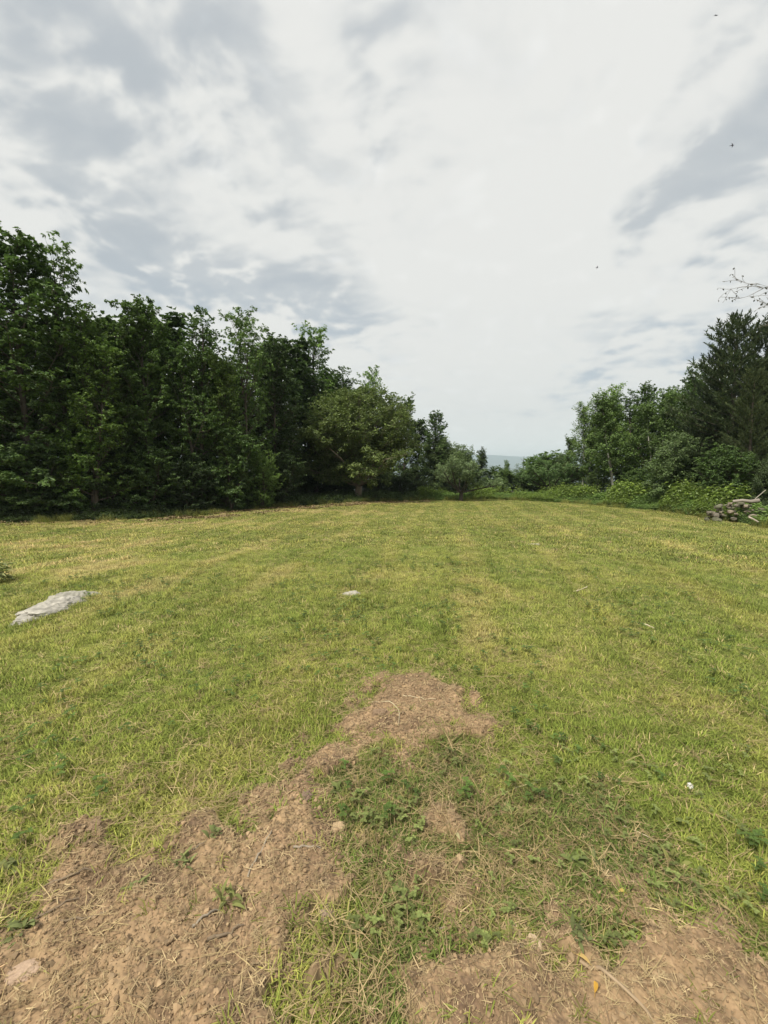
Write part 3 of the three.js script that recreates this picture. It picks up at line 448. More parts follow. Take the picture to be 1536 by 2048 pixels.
// right side
const RW = [
  ['pine', 0, 1450, 628, 18.5, 1.12, 0.3, 1, 'pine_tree', 'tallest dark pine on the right, with upright tips and jagged left side', 'tree'],
  ['pine', 1, 1560, 632, 17.5, 1.0, 2.0, 1, 'pine_tree', 'dark pine cut by the right edge of the frame', 'tree'],
  ['pine', 0, 1512, 640, 19.5, 0.95, 1.1, 0, 'pine_tree', 'dark pine wedged between the tallest pine and the frame edge', 'tree'],
  ['pine', 1, 1490, 735, 16.2, 0.85, 4.2, 1, 'pine_tree', 'lower dark pine standing in front between the two tall pines', 'tree'],
  ['pine', 0, 1416, 690, 19.8, 0.8, 3.3, 0, 'pine_tree', 'shorter pine in front of the left flank of the tallest pine', 'tree'],
  ['maple', 2, 1205, 798, 27, 0.9, 2.2, 0, 'maple_tree', 'full maple between the feathery birch and the leaning birch', 'tree'],
  ['maple', 1, 1262, 778, 26, 0.9, 3.2, 2, 'maple_tree', 'full maple filling the gap right of the leaning birch', 'tree'],
  ['maple', 0, 1332, 772, 25, 0.9, 1.2, 0, 'maple_tree', 'full maple just right of the twin-stemmed birch', 'tree'],
  ['maple', 2, 1385, 735, 24.5, 0.8, 5.2, 2, 'maple_tree', 'dark maple wedged against the left side of the pines', 'tree'],
  ['maple', 1, 1362, 728, 23, 0.8, 1.0, 2, 'maple_tree', 'dark narrow treetop just left of the tall pine', 'tree'],
  ['birch', 0, 1232, 782, 23.5, 1.15, 0.1, 2, 'birch_tree', 'leaning birch with a slanting pale trunk at the left of the right wood', 'tree'],
  ['birch', 1, 1165, 800, 25.5, 1.0, 2.2, 0, 'birch_tree', 'feathery birch at the far left end of the right wood', 'tree'],
  ['birch', 1, 1225, 768, 26, 0.9, 4.0, 3, 'birch_tree', 'pale fluffy birch top rising behind the leaning birch', 'tree'],
  ['birch', 1, 1312, 778, 22.5, 1.2, 5.5, 2, 'birch_tree', 'broad birch with twin thin pale stems in the middle of the right wood', 'tree'],
  ['maple', 0, 1282, 762, 27, 0.7, 0.7, 2, 'maple_tree', 'rounded treetop behind the twin-stemmed birch', 'tree'],
  ['maple', 2, 1138, 868, 30, 0.8, 0.7, 2, 'maple_tree', 'small dark maple beyond the left end of the right wood', 'tree'],
  ['spruce', 0, 1400, 800, 20.5, 1.2, 0.7, 0, 'spruce_tree', 'shaded spruce under the jagged side of the tall pine', 'tree'],
  ['willow_bush', 0, 1340, 862, 18.8, 1.15, 0.7, 2, 'leafy_shrub', 'big grey-green shrub in front of the twin-stemmed birch', 'shrub'],
  ['thicket', 1, 1390, 872, 18.2, 1.0, 2.7, 2, 'leafy_shrub', 'dark leafy shrub right of the big grey-green shrub', 'shrub'],
  ['thicket', 0, 1452, 885, 15.9, 1.0, 4.7, 2, 'leafy_shrub', 'yellow-green shrub behind the stone pile', 'shrub'],
  ['thicket', 0, 1278, 930, 22, 1.2, 4.7, 0, 'leafy_shrub', 'low shrub at the foot of the leaning birch', 'shrub'],
  ['thicket', 1, 1190, 925, 25, 1.3, 1.7, 0, 'leafy_shrub', 'dark low shrub between the slanting apple tree and the leaning birch', 'shrub'],
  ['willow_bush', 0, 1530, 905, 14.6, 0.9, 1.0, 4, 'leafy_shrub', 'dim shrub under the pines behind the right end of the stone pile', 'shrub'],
  ['willow_bush', 0, 1572, 990, 11.6, 0.9, 3.0, 0, 'leafy_shrub', 'nearest soft green shrub cut by the right edge beside the field', 'shrub'],
  ['willow_bush', 0, 885, 868, 34, 1.1, 3.0, 0, 'leafy_shrub', 'pale feathery shrub behind the upper left of the lone apple tree', 'shrub'],
  ['willow_bush', 0, 925, 888, 37, 1.2, 5.0, 2, 'leafy_shrub', 'feathery shrub rising right behind the lone apple tree', 'shrub'],
  ['back', 1, 962, 893, 37, 0.9, 1.0, 4, 'maple_tree', 'small dark pointed tree just left of the gap with the hills', 'tree'],
  ['thicket', 0, 985, 930, 38, 1.3, 2.0, 0, 'leafy_shrub', 'rounded shrub below the gap with the hills', 'shrub'],
  ['thicket', 1, 1030, 938, 40, 1.3, 0.5, 2, 'leafy_shrub', 'greyish shrub right of centre under the hills', 'shrub'],
  ['thicket', 0, 940, 930, 35, 1.5, 1.1, 2, 'leafy_shrub', 'dark shrub filling the shade right behind the lone apple tree', 'shrub'],
  ['thicket', 1, 1000, 952, 33, 1.5, 4.1, 0, 'leafy_shrub', 'low rounded shrub just behind the green bank in the gap', 'shrub'],
  ['thicket', 0, 1055, 940, 34, 1.5, 5.1, 2, 'leafy_shrub', 'dim shrub in the gap beside the dead snag', 'shrub'],
  ['thicket', 1, 1158, 935, 29.5, 1.5, 0.1, 2, 'leafy_shrub', 'shrub tucked behind the right boughs of the slanting apple tree', 'shrub'],
  ['willow_bush', 0, 1090, 908, 35, 1.3, 0.6, 0, 'leafy_shrub', 'pale shrub whose top shows over the slanting apple tree', 'shrub'],
  ['thicket', 0, 1086, 900, 34, 1.6, 2.1, 3, 'leafy_shrub', 'bright-topped shrub just right of the gap with the hills', 'shrub'],
  ['thicket', 1, 1046, 926, 36, 1.6, 3.3, 0, 'leafy_shrub', 'broad shrub closing the right side of the gap', 'shrub'],
  ['thicket', 0, 1005, 935, 36, 1.6, 1.3, 1, 'leafy_shrub', 'broad yellowish shrub closing the middle of the gap', 'shrub'],
  ['birch', 1, 1010, 918, 44, 0.8, 1.4, 2, 'birch_tree', 'tiny wispy tree standing against the hills', 'tree'],
  ['thicket', 1, 1068, 920, 36, 1.2, 3.6, 0, 'leafy_shrub', 'shrub behind the left side of the slanting apple tree', 'shrub'],
  ['willow_bush', 0, 1120, 905, 33, 1.2, 2.4, 2, 'leafy_shrub', 'soft shrub behind the slanting apple tree', 'shrub'],
];
for (const [k, v, px, py, d, w, t, l, name, label, cat] of RW) tree(name, TREE[k][v], ...byView(px, py, d), w, t, LEAF[l], label, cat, cat === 'tree' ? 'trees of the right wood and the far gap' : 'shrubs round the right and far field edge');
{ const r = rng(78); let n = 0; for (const [px, py, d, k] of [[1480, 720, 23, 'pine'], [1340, 800, 27, 'maple'], [1420, 780, 26, 'maple'], [1560, 700, 22, 'pine'], [1250, 830, 30, 'maple'], [1180, 860, 31, 'maple'], [1640, 700, 18, 'pine'], [1400, 850, 22, 'maple'], [1480, 830, 20, 'maple']])
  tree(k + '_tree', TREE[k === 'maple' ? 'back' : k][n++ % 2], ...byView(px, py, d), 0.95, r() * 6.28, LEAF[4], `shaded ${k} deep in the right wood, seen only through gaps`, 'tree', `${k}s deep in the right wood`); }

// dead tree at the right edge, bare boughs with a few leaves
{
  const r = rng(301), wood = new Build(), crown = new Build(), D = 15, x = acrossAt(1622, D), line = stemLine(r, 9.6, [-0.03, 0], 0.12);
  const bark = [0.2, 0.18, 0.16];
  wood.tube(line, line.map((_, k) => 0.11 * (1 - k / line.length) + 0.012), 7, () => mul(bark, 0.7 + r() * 0.5));
  const limb = (q, d, len, rad, lv) => {
    const pts = [q], rr = [rad]; let p = q; for (let k = 1; k <= 6; k++) { d = unit([d[0] + (r() - 0.5) * 0.35, d[1] + (r() - 0.5) * 0.35, d[2] + (r() - 0.5) * 0.35]); p = p.map((v, m) => v + d[m] * len / 6); pts.push(p); rr.push(Math.max(0.005, rad * (1 - k / 7))); }
    wood.tube(pts, rr, 4, bark);
    for (let k = 0; k < (lv ? 5 : 2); k++) { const c = pts[2 + Math.floor(r() * 5)]; if (lv) limb(c, unit([d[0] + (r() - 0.5) * 1.6, d[1] + (r() - 0.5) * 1.4, d[2] + (r() - 0.5) * 1.2]), len * 0.5, rad * 0.5, lv - 1); else crown.leaf(c, unit([r() - 0.5, -0.3, r() - 0.5]), [0, 1, 0], 0.09, 0.06, [0.07, 0.075, 0.05]); }
  };
  for (const [t, dx, dy, len] of [[0.8, -1, 0.55, 1.9], [0.9, -1, 0.9, 1.5], [0.72, -1, 0.12, 1.8], [0.97, -0.5, 1, 1.2], [0.86, 1, 0.6, 1.8], [0.66, -1, 0.3, 1.5], [0.62, -1, 0.05, 1.5], [0.59, -0.8, -0.15, 1.3], [0.76, 0.8, 0.4, 1.6]]) limb(onLine(line, t), unit([dx, dy, (r() - 0.5) * 0.8]), len, 0.022, 2);
  const o = new THREE.Group(); o.position.set(x, 0, -D); const a = new THREE.Mesh(wood.geometry(), M.bark), c = new THREE.Mesh(crown.geometry(), LEAF[4]); a.name = 'trunk'; c.name = 'crown'; o.add(a, c);
  tag(put(o, 'bare_tree'), 'nearly leafless grey tree whose twigs reach in at the right edge above the pines', 'tree');
  const s = new Build(), l2 = stemLine(r, 4.2, [0.04, 0], 0.15); s.tube(l2, l2.map((_, k) => 0.06 * (1 - k / l2.length) + 0.008), 5, mul(bark, 0.6)); for (let k = 0; k < 16; k++) { const q = onLine(l2, 0.35 + 0.6 * r()), a2 = r() * 6.28; s.tube([q, [q[0] + Math.cos(a2) * 0.5, q[1] + 0.35, q[2] + Math.sin(a2) * 0.5]], [0.018, 0.005], 3, mul(bark, 0.6)); }
  const sn = new THREE.Mesh(s.geometry(), M.bark); const [sx, sz, sh] = byView(1046, 912, 38); sn.position.set(sx, groundY(sx, sz), sz); sn.scale.setScalar(sh / 4.2); tag(put(sn, 'dead_snag'), 'thin dead snag poking up right of the gap with the hills', 'dead tree');
}

// ---------------------------------------------------------------- undergrowth banks: leafy stalks along the field edge
function stalk(seed, o) {
  const r = rng(seed), b = new Build();
  for (let s = 0; s < o.stems; s++) {
    const a = r() * 6.283, lean = 0.15 + r() * 0.4, h = o.h * (0.6 + r() * 0.5), n = 4, pts = []; let x = (r() - 0.5) * o.foot, z = (r() - 0.5) * o.foot;
    for (let k = 0; k <= n; k++) pts.push([x + Math.cos(a) * lean * h * (k / n) ** 2, h * k / n * (1 - 0.15 * k / n), z + Math.sin(a) * lean * h * (k / n) ** 2]);
    b.tube(pts, pts.map((_, k) => 0.005 * (1 - k / 6)), 3, mul(o.col, 0.8));
    for (let k = 0; k < o.leaves; k++) { const t = 0.15 + 0.85 * (k + r()) / o.leaves, q = onLine(pts, t), y = k * 2.4 + r(), l = o.leaf * (0.6 + r() * 0.7) * (1.15 - 0.5 * t); b.leaf(q, unit([Math.cos(y), 0.25 + (r() - 0.5) * 0.6, Math.sin(y)]), unit([r() - 0.5, 1.3, r() - 0.5]), l, l * o.width, mul(mixc(o.col, o.col2, r()), 0.75 + r() * 0.5), 0.25); }
  }
  return b.geometry();
}
const dummy = new THREE.Object3D(), tone = new THREE.Color();
function scatter(name, geometry, material, spots, label, category) {
  const m = new THREE.InstancedMesh(geometry, material, spots.length);
  spots.forEach(([x, y, z, yaw, s, sy, c, tilt], k) => { dummy.position.set(x, y, z); dummy.rotation.set(tilt ?? 0, yaw, 0, 'YXZ'); dummy.scale.set(s, s * sy, s); dummy.updateMatrix(); m.setMatrixAt(k, dummy.matrix); m.setColorAt(k, tone.setRGB(...c)); });
  put(m, name); return tag(m, label, category, null, 'stuff');
}
{
  const r = rng(401), bright = { stems: 5, h: 0.85, foot: 0.35, leaves: 13, leaf: 0.15, width: 0.5, col: [0.085, 0.13, 0.025], col2: [0.16, 0.2, 0.045] };
  const bramble = { stems: 6, h: 0.55, foot: 0.4, leaves: 12, leaf: 0.13, width: 0.7, col: [0.07, 0.12, 0.03], col2: [0.13, 0.18, 0.05] };
  const A = [], B = [], C = [];
  for (let k = 0; k < 5200; k++) {                                // right and far bank
    const px = lerp(840, 1620, r()), az = Math.atan2(px - 768, F), e = edgeAt(Math.sin(az), -Math.cos(az)), back = r() * r(), d = e + 0.1 + back * (3.6 - 1.6 * smooth(1150, 900, px)), x = Math.sin(az) * d, z = -Math.cos(az) * d, patch = noise(x * 0.5, z * 0.5 + 7);
    const s = (0.55 + 0.55 * r()) * (0.42 + 0.6 * smooth(0, 0.4, back)) * lerp(0.8, 1.2, smooth(1000, 1300, px)) * (1.15 + 0.55 * patch), c = mul([1.8, 1.9, 1.7], 0.65 + 0.6 * r());
    if (px > 1430 && px < 1520 && d < e + 1.5 && r() > 0.33) continue;
    (patch > 0.05 ? A : B).push([x, groundY(x, z) - 0.02, z, r() * 6.28, s * 1.1, 0.9 + 0.25 * r(), c]);
  }
  for (let k = 0; k < 4200; k++) {                                // shady fringe under the left wall
    const px = lerp(-80, 850, r()), az = Math.atan2(px - 768, F), e = edgeAt(Math.sin(az), -Math.cos(az)), d = e + 0.15 + Math.pow(r(), 1.4) * 7, x = Math.sin(az) * d, z = -Math.cos(az) * d;
    C.push([x, groundY(x, z) - 0.02, z, r() * 6.28, 0.4 + 0.8 * r() * smooth(0, 1.2, d - e), 0.85 + 0.3 * r(), mul([0.95, 1, 0.9], 0.5 + 0.9 * r())]);
  }
  const E = [], Lf = [];
  for (let k = 0; k < 5200; k++) {                                // uncut grass where the mower could not reach
    const px = lerp(-120, 1640, r()), az = Math.atan2(px - 768, F), e = edgeAt(Math.sin(az), -Math.cos(az)), d = e + (r() + r() - 1) * 0.55 + 0.35 * noise(px * 0.02, 3) + 0.2, x = Math.sin(az) * d, z = -Math.cos(az) * d;
    if (noise(x * 0.7, z * 0.7 + 11) < (px < 420 ? 0.12 : -0.15)) continue;
    E.push([x, groundY(x, z) - 0.01, z, r() * 6.28, 0.35 + 0.9 * r() * r(), 0.7 + 0.6 * r(), mul(mixc(GREEN, YELLOW, r() * 0.8), 0.45 + 0.5 * r())]);
  }
  for (let k = 0; k < 5200; k++) {                                // dead leaves and debris along the left edge and round the big tree
    const px = lerp(-60, 860, r()), az = Math.atan2(px - 768, F), e = edgeAt(Math.sin(az), -Math.cos(az)), d = e - 2.4 * Math.abs(r() + r() - 1) * smooth(100, 400, px) - r() * 1.2 + 1.2 * r(), x = Math.sin(az) * d, z = -Math.cos(az) * d;
    if (r() > (0.05 + 0.95 * smooth(250, 480, px)) * smooth(-0.35, 0.35, noise(x * 0.8 + 4, z * 0.8))) continue;
    Lf.push([x, groundY(x, z) + 0.03, z, r() * 6.28, 0.6 + 0.8 * r(), 1, mul(mixc([0.2, 0.14, 0.07], [0.34, 0.26, 0.13], r()), 0.6 + 0.6 * r()), (r() - 0.5) * 0.8]);
  }
  { const q = rng(45), b = new Build(); for (let k = 0; k < 26; k++) b.blade([(q() - 0.5) * 0.16, -0.01, (q() - 0.5) * 0.16], q() * 6.283, 0.2 + q() * 0.22, 0.007, 0.1 + q() * 0.4, 0.4 + q() * 0.9, mul([1, 1, 1], 0.7 + q() * 0.6)); scatter('edge_grass', b.geometry(), M.grass, E, 'longer uncut grass fringing the field where the mowing stops', 'grass');
    const l = new Build(); for (let k = 0; k < 5; k++) l.leaf([(q() - 0.5) * 0.22, q() * 0.015, (q() - 0.5) * 0.22], unit([q() - 0.5, (q() - 0.5) * 0.3, q() - 0.5]), unit([q() - 0.5, 2, q() - 0.5]), 0.09, 0.06, mul([1, 1, 1], 0.7 + q() * 0.5)); scatter('leaf_litter', l.geometry(), M.straw, Lf, 'brown dead leaves and debris along the left field edge and round the big tree', 'dead leaves'); }
  scatter('tall_weeds', stalk(41, bright), leafy('weed_leaves', [1, 1, 1]), A, 'bright yellow-green tall weeds in a bank along the right and far field edge', 'weeds');
  scatter('bramble_bank', stalk(42, bramble), leafy('bramble_leaves', [1, 1, 1]), B, 'low green brambles tangled along the right and far field edge', 'brambles');
  scatter('shade_plants', stalk(43, bramble), leafy('shade_leaves', [1, 1, 1]), C, 'dim low plants growing in the shade under the left tree wall', 'undergrowth');
}

// ---------------------------------------------------------------- grass: mown turf, clippings, clover
{
  const r = rng(501);
  const tuft = (seed, n, rad, len, wid, low) => { const q = rng(seed), b = new Build(); for (let k = 0; k < n; k++) { const a = q() * 6.283, d = Math.sqrt(q()) * rad, flat = q() < low; b.blade([Math.cos(a) * d, -0.004, Math.sin(a) * d], q() * 6.283, len * (0.5 + q() * 0.8), wid * (0.7 + q() * 0.6), flat ? 1.0 + q() * 0.45 : 0.15 + q() * 0.65, 0.3 + q() * 1.0, mul(mixc([1, 1, 1], [1.45, 1.2, 1.5], q() < 0.22 ? q() : 0), 0.72 + q() * 0.5)); } return b.geometry(); };
  const near = [tuft(1, 16, 0.03, 0.05, 0.0032, 0.45), tuft(2, 14, 0.035, 0.062, 0.0035, 0.6), tuft(3, 18, 0.028, 0.041, 0.003, 0.4)];
  const far = [tuft(4, 20, 0.085, 0.07, 0.009, 0.4), tuft(5, 20, 0.09, 0.08, 0.0095, 0.5)];
  const lists = [[], [], [], [], []];
  const grow = (count, r0, r1, half, set) => {
    for (let k = 0; k < count; k++) {
      const d = Math.sqrt(lerp(r0 * r0, r1 * r1, r())), az = (r() * 2 - 1) * half, x = Math.sin(az) * d, z = -Math.cos(az) * d;
      if (d > 9 && d > edgeAt(x, z) + 0.25 + 0.6 * noise(x * 0.9, z * 0.9)) continue;
      const s = d < 5.5 ? soilMask(x, z) : 0; if (r() < s * 0.985) continue;
      const dry = dryness(x, z), thin = d < 5 ? smooth(-0.45, 0, soilDist(x, z)) : 0; const th = d < 5 ? thatch(x, z) : 0; if (r() < Math.max(thin * 0.35, th * 0.35)) continue;
      const green = smooth(0.1, 0.5, fbm(x * 1.1 + 60, z * 1.1, 3));
      let c = mixc(mixc(GREEN, YELLOW, clamp(dry * 0.9 + (r() - 0.5) * 0.5)), STRAW, clamp(dry * 1.3 - 0.72 + (r() - 0.5) * 0.35));
      c = mixc(c, [0.165, 0.235, 0.038], green * 0.5); if (r() < 0.05) c = STRAW; if (th) c = mixc(c, r() < 0.2 ? [0.26, 0.2, 0.09] : [0.105, 0.155, 0.038], th * 0.75);
      const line = swath(x, z), tall = 0.72 + 0.5 * noise(x * 3, z * 3) + 0.2 * green;
      lists[set + Math.floor(r() * (set ? 2 : 3))].push([x, groundY(x, z), z, (line > 0 ? 0.6 : 3.6) + (r() - 0.5) * 4.5, (0.85 + r() * 0.45) * (d > 4 && d < 9 ? 1.22 : 1), clamp(tall + (r() - 0.5) * 0.5, 0.4, 1.7), mul(c, 0.52 + r() * 0.96)]);
    }
  };
  grow(64000, 0.5, 4, 1.25, 0); grow(150000, 4, 9, 1.0, 0); grow(230000, 9, 29, 0.92, 3);
  lists.forEach((l, k) => scatter('grass', k < 3 ? near[k] : far[k - 3], M.grass, l, k < 3 ? ['short mown yellow-green grass blades covering the near field', 'slightly longer flattened grass blades covering the near field', 'very short upright grass blades covering the near field'][k] : ['mown grass of the middle and far field', 'longer pale mown grass of the middle and far field'][k - 3], 'grass'));
}
const fleckAt = [], dryBits = [], cloverAt = [], clodAt = [], weedAt = [];
{
  const r = rng(601);
  for (let k = 0; k < 200000; k++) {                               // dry clippings on turf and soil
    const d = Math.sqrt(lerp(0.3, 420, Math.pow(r(), 1.7))), az = (r() * 2 - 1) * 1.1, x = Math.sin(az) * d, z = -Math.cos(az) * d, s = d < 5 ? soilMask(x, z) : 0, edge = d < 5 ? Math.exp(-(((soilDist(x, z)) / 0.16) ** 2)) : 0;
    if (r() > 0.1 + edge * 0.22 + dryness(x, z) * 0.3 - s * 0.1) continue;
    const c = mul(mixc([0.42, 0.32, 0.16], [0.24, 0.17, 0.08], r()), 0.7 + 0.5 * r());
    dryBits.push([x, groundY(x, z) + 0.006 + (1 - s) * 0.022 * r(), z, r() * 6.28, (0.35 + r() * r() * 0.9) * (1 - 0.3 * s) * (1 + 0.07 * Math.max(0, d - 6)), 1, d > 4 && r() < 0.6 ? mul([0.46, 0.42, 0.16], 0.8 + 0.4 * r()) : c, (r() - 0.5) * 0.6]);
  }
  for (let k = 0; k < 110000; k++) {                               // short chopped straw on and round the bare soil
    const x = lerp(-3, 3, r()), z = lerp(-3.8, -0.3, r()), s = soilMask(x, z), th = thatch(x, z), patch = smooth(-0.3, 0.4, fbm(x * 4, z * 4 + 3, 3)); if (r() > 0.06 + s * (0.16 + 0.5 * patch) + th * 0.3) continue;
    fleckAt.push([x, groundY(x, z) + 0.003 + (1 - s) * 0.012 * r(), z, r() * 6.28, 0.4 + r() * r() * 1.3, 1, mul(mixc([0.46, 0.35, 0.19], [0.17, 0.11, 0.06], r()), 0.7 + 0.5 * r()), (r() - 0.5) * 0.7]);
  }
  for (let k = 0; k < 5200; k++) {                                // clover and small broad leaves right of the bare strip
    const [x, z] = spot(lerp(700, 1500, r()), lerp(1500, 1900, r())); if (soilMask(x, z) > 0.25 || r() > 0.12 * smooth(-0.15, 0.35, fbm(x * 4.2 + 4, z * 4.2, 3))) continue;
    cloverAt.push([x, groundY(x, z), z, r() * 6.28, 0.45 + r() * 0.5, 1, mul([0.21, 0.25, 0.08], 0.6 + r() * 0.7)]);
  }
  for (let k = 0; k < 1500; k++) { const d = Math.sqrt(lerp(1, 60, r())), az = (r() * 2 - 1) * 0.9, x = Math.sin(az) * d, z = -Math.cos(az) * d; if (soilMask(x, z) > 0.3 || noise(x * 0.8, z * 0.8) < -0.05) continue; cloverAt.push([x, groundY(x, z), z, r() * 6.28, 0.8 + r() * 0.6, 1, mul([0.1, 0.16, 0.035], 0.7 + r() * 0.6)]); }
  for (let k = 0; k < 150000; k++) {                               // crumbs of soil
    const x = lerp(-2.6, 2.6, r()), z = lerp(-3.6, -0.4, r()), s = soilMask(x, z); if (r() > s) continue;
    const big = Math.pow(r(), 16), c = mul(mixc(SOIL, [0.36, 0.27, 0.16], r() * r() * r()), 0.55 + r() * 0.65);
    clodAt.push([x, groundY(x, z) + 0.001, z, r() * 6.28, 0.002 + 0.0036 * Math.pow(r(), 2) + 0.012 * big, 0.6 + r() * 0.3, c, r()]);
  }
}
{
  const q = rng(602), b = new Build(); for (let k = 0; k < 5; k++) b.blade([(q() - 0.5) * 0.07, q() * 0.008, (q() - 0.5) * 0.07], q() * 6.28, 0.05 + q() * 0.07, 0.0022 + q() * 0.0015, 1.35 + q() * 0.2, (q() - 0.3) * 0.6, [1, 1, 1], 0.4);
  scatter('dry_clippings', b.geometry(), M.straw, dryBits, 'straw-coloured dry grass clippings lying over turf and soil', 'clippings');
  const f = new Build(); for (let k = 0; k < 4; k++) f.blade([(q() - 0.5) * 0.05, q() * 0.004, (q() - 0.5) * 0.05], q() * 6.28, 0.016 + q() * 0.028, 0.0016 + q() * 0.0014, 1.4 + q() * 0.2, (q() - 0.4) * 0.5, [1, 1, 1], 0.4);
  scatter('straw_flecks', f.geometry(), M.straw, fleckAt, 'short chopped flecks of dead grass strewn over the bare soil', 'dead grass');
  const c = new Build(), w = rng(603);
  for (let s = 0; s < 4; s++) { const h = 0.03 + w() * 0.03, x = (w() - 0.5) * 0.05, z = (w() - 0.5) * 0.05; c.tube([[x, 0, z], [x, h, z]], [0.0008, 0.0007], 3, [0.9, 0.9, 0.7]); for (let k = 0; k < 3; k++) { const a = k * 2.094 + s; c.leaf([x, h, z], unit([Math.cos(a), 0.2, Math.sin(a)]), [0, 1, 0], 0.017, 0.015, mul([1, 1, 1], 0.8 + w() * 0.4), 0.1); } }
  scatter('clover', c.geometry(), leafy('clover_leaves', [1, 1, 1]), cloverAt, 'small green clover leaves among the foreground grass', 'clover');
  const g = new THREE.IcosahedronGeometry(1, 0), p = g.attributes.position, n = rng(604), seen = new Map(); for (let k = 0; k < p.count; k++) { const key = [p.getX(k), p.getY(k), p.getZ(k)].map((v) => v.toFixed(3)).join(); if (!seen.has(key)) seen.set(key, 0.45 + n() * 0.9); const f = seen.get(key); p.setXYZ(k, p.getX(k) * f, p.getY(k) * f, p.getZ(k) * f); } g.computeVertexNormals(); g.setAttribute('color', new THREE.Float32BufferAttribute(new Float32Array(p.count * 3).fill(1), 3));
  scatter('soil_crumbs', g, matte('crumbs'), clodAt, 'loose crumbs and small clods of brown soil on the bare strip', 'soil crumbs');
}

// ---------------------------------------------------------------- stones
function stoneGeometry(seed, sx, sy, sz, detail, base, rough, patchy = 0.25) {
  const g = new THREE.IcosahedronGeometry(1, detail), p = g.attributes.position, c = new Float32Array(p.count * 3), o = seed * 13.7;
  for (let k = 0; k < p.count; k++) {
    const x0 = p.getX(k), y = p.getY(k), z0 = p.getZ(k), even = Math.sqrt(sx * sz), x = x0 * sx / even, z = z0 * sz / even, crack = Math.max(0, 0.16 - Math.abs(fbm(x * 2.1 + o, z * 2.1 - y + 2, 3)));
    const f = 1 + rough * (fbm(x * 1.3 + o, y * 1.3 + z * 0.9 - o, 4) + fbm(z * 1.6 - o, x * 1.1 + y, 3)) + rough * 0.25 * fbm(x * 7 + o, z * 7 + y * 5, 3) - crack * rough * 1.1;
    p.setXYZ(k, x0 * f * sx, Math.sign(y) * Math.pow(Math.abs(y * f), 0.8) * sy, z0 * f * sz);
    const t = 1 + patchy * (fbm(x * 3 + o, z * 3 + y * 2, 4) * 1.6 + 0.5 * noise(x * 22 + o, z * 22 + y * 13)); c.set(mul(base, clamp(t, 0.35, 1.5)), k * 3);
  }
  g.setAttribute('color', new THREE.BufferAttribute(c, 3)); g.computeVertexNormals(); return g;
}
M.stone = matte('stone', [1, 1, 1], 0.9);
function stone(label, px, py, size, turn, seed, base, rough, sink, group, detail = 12) {
  const [x, z] = spot(px, py), m = new THREE.Mesh(stoneGeometry(seed, ...size, detail, base, rough), M.stone);
  m.position.set(x, groundY(x, z) - sink, z); m.rotation.y = turn; return tag(put(m, 'stone'), label, 'stone', group);
}
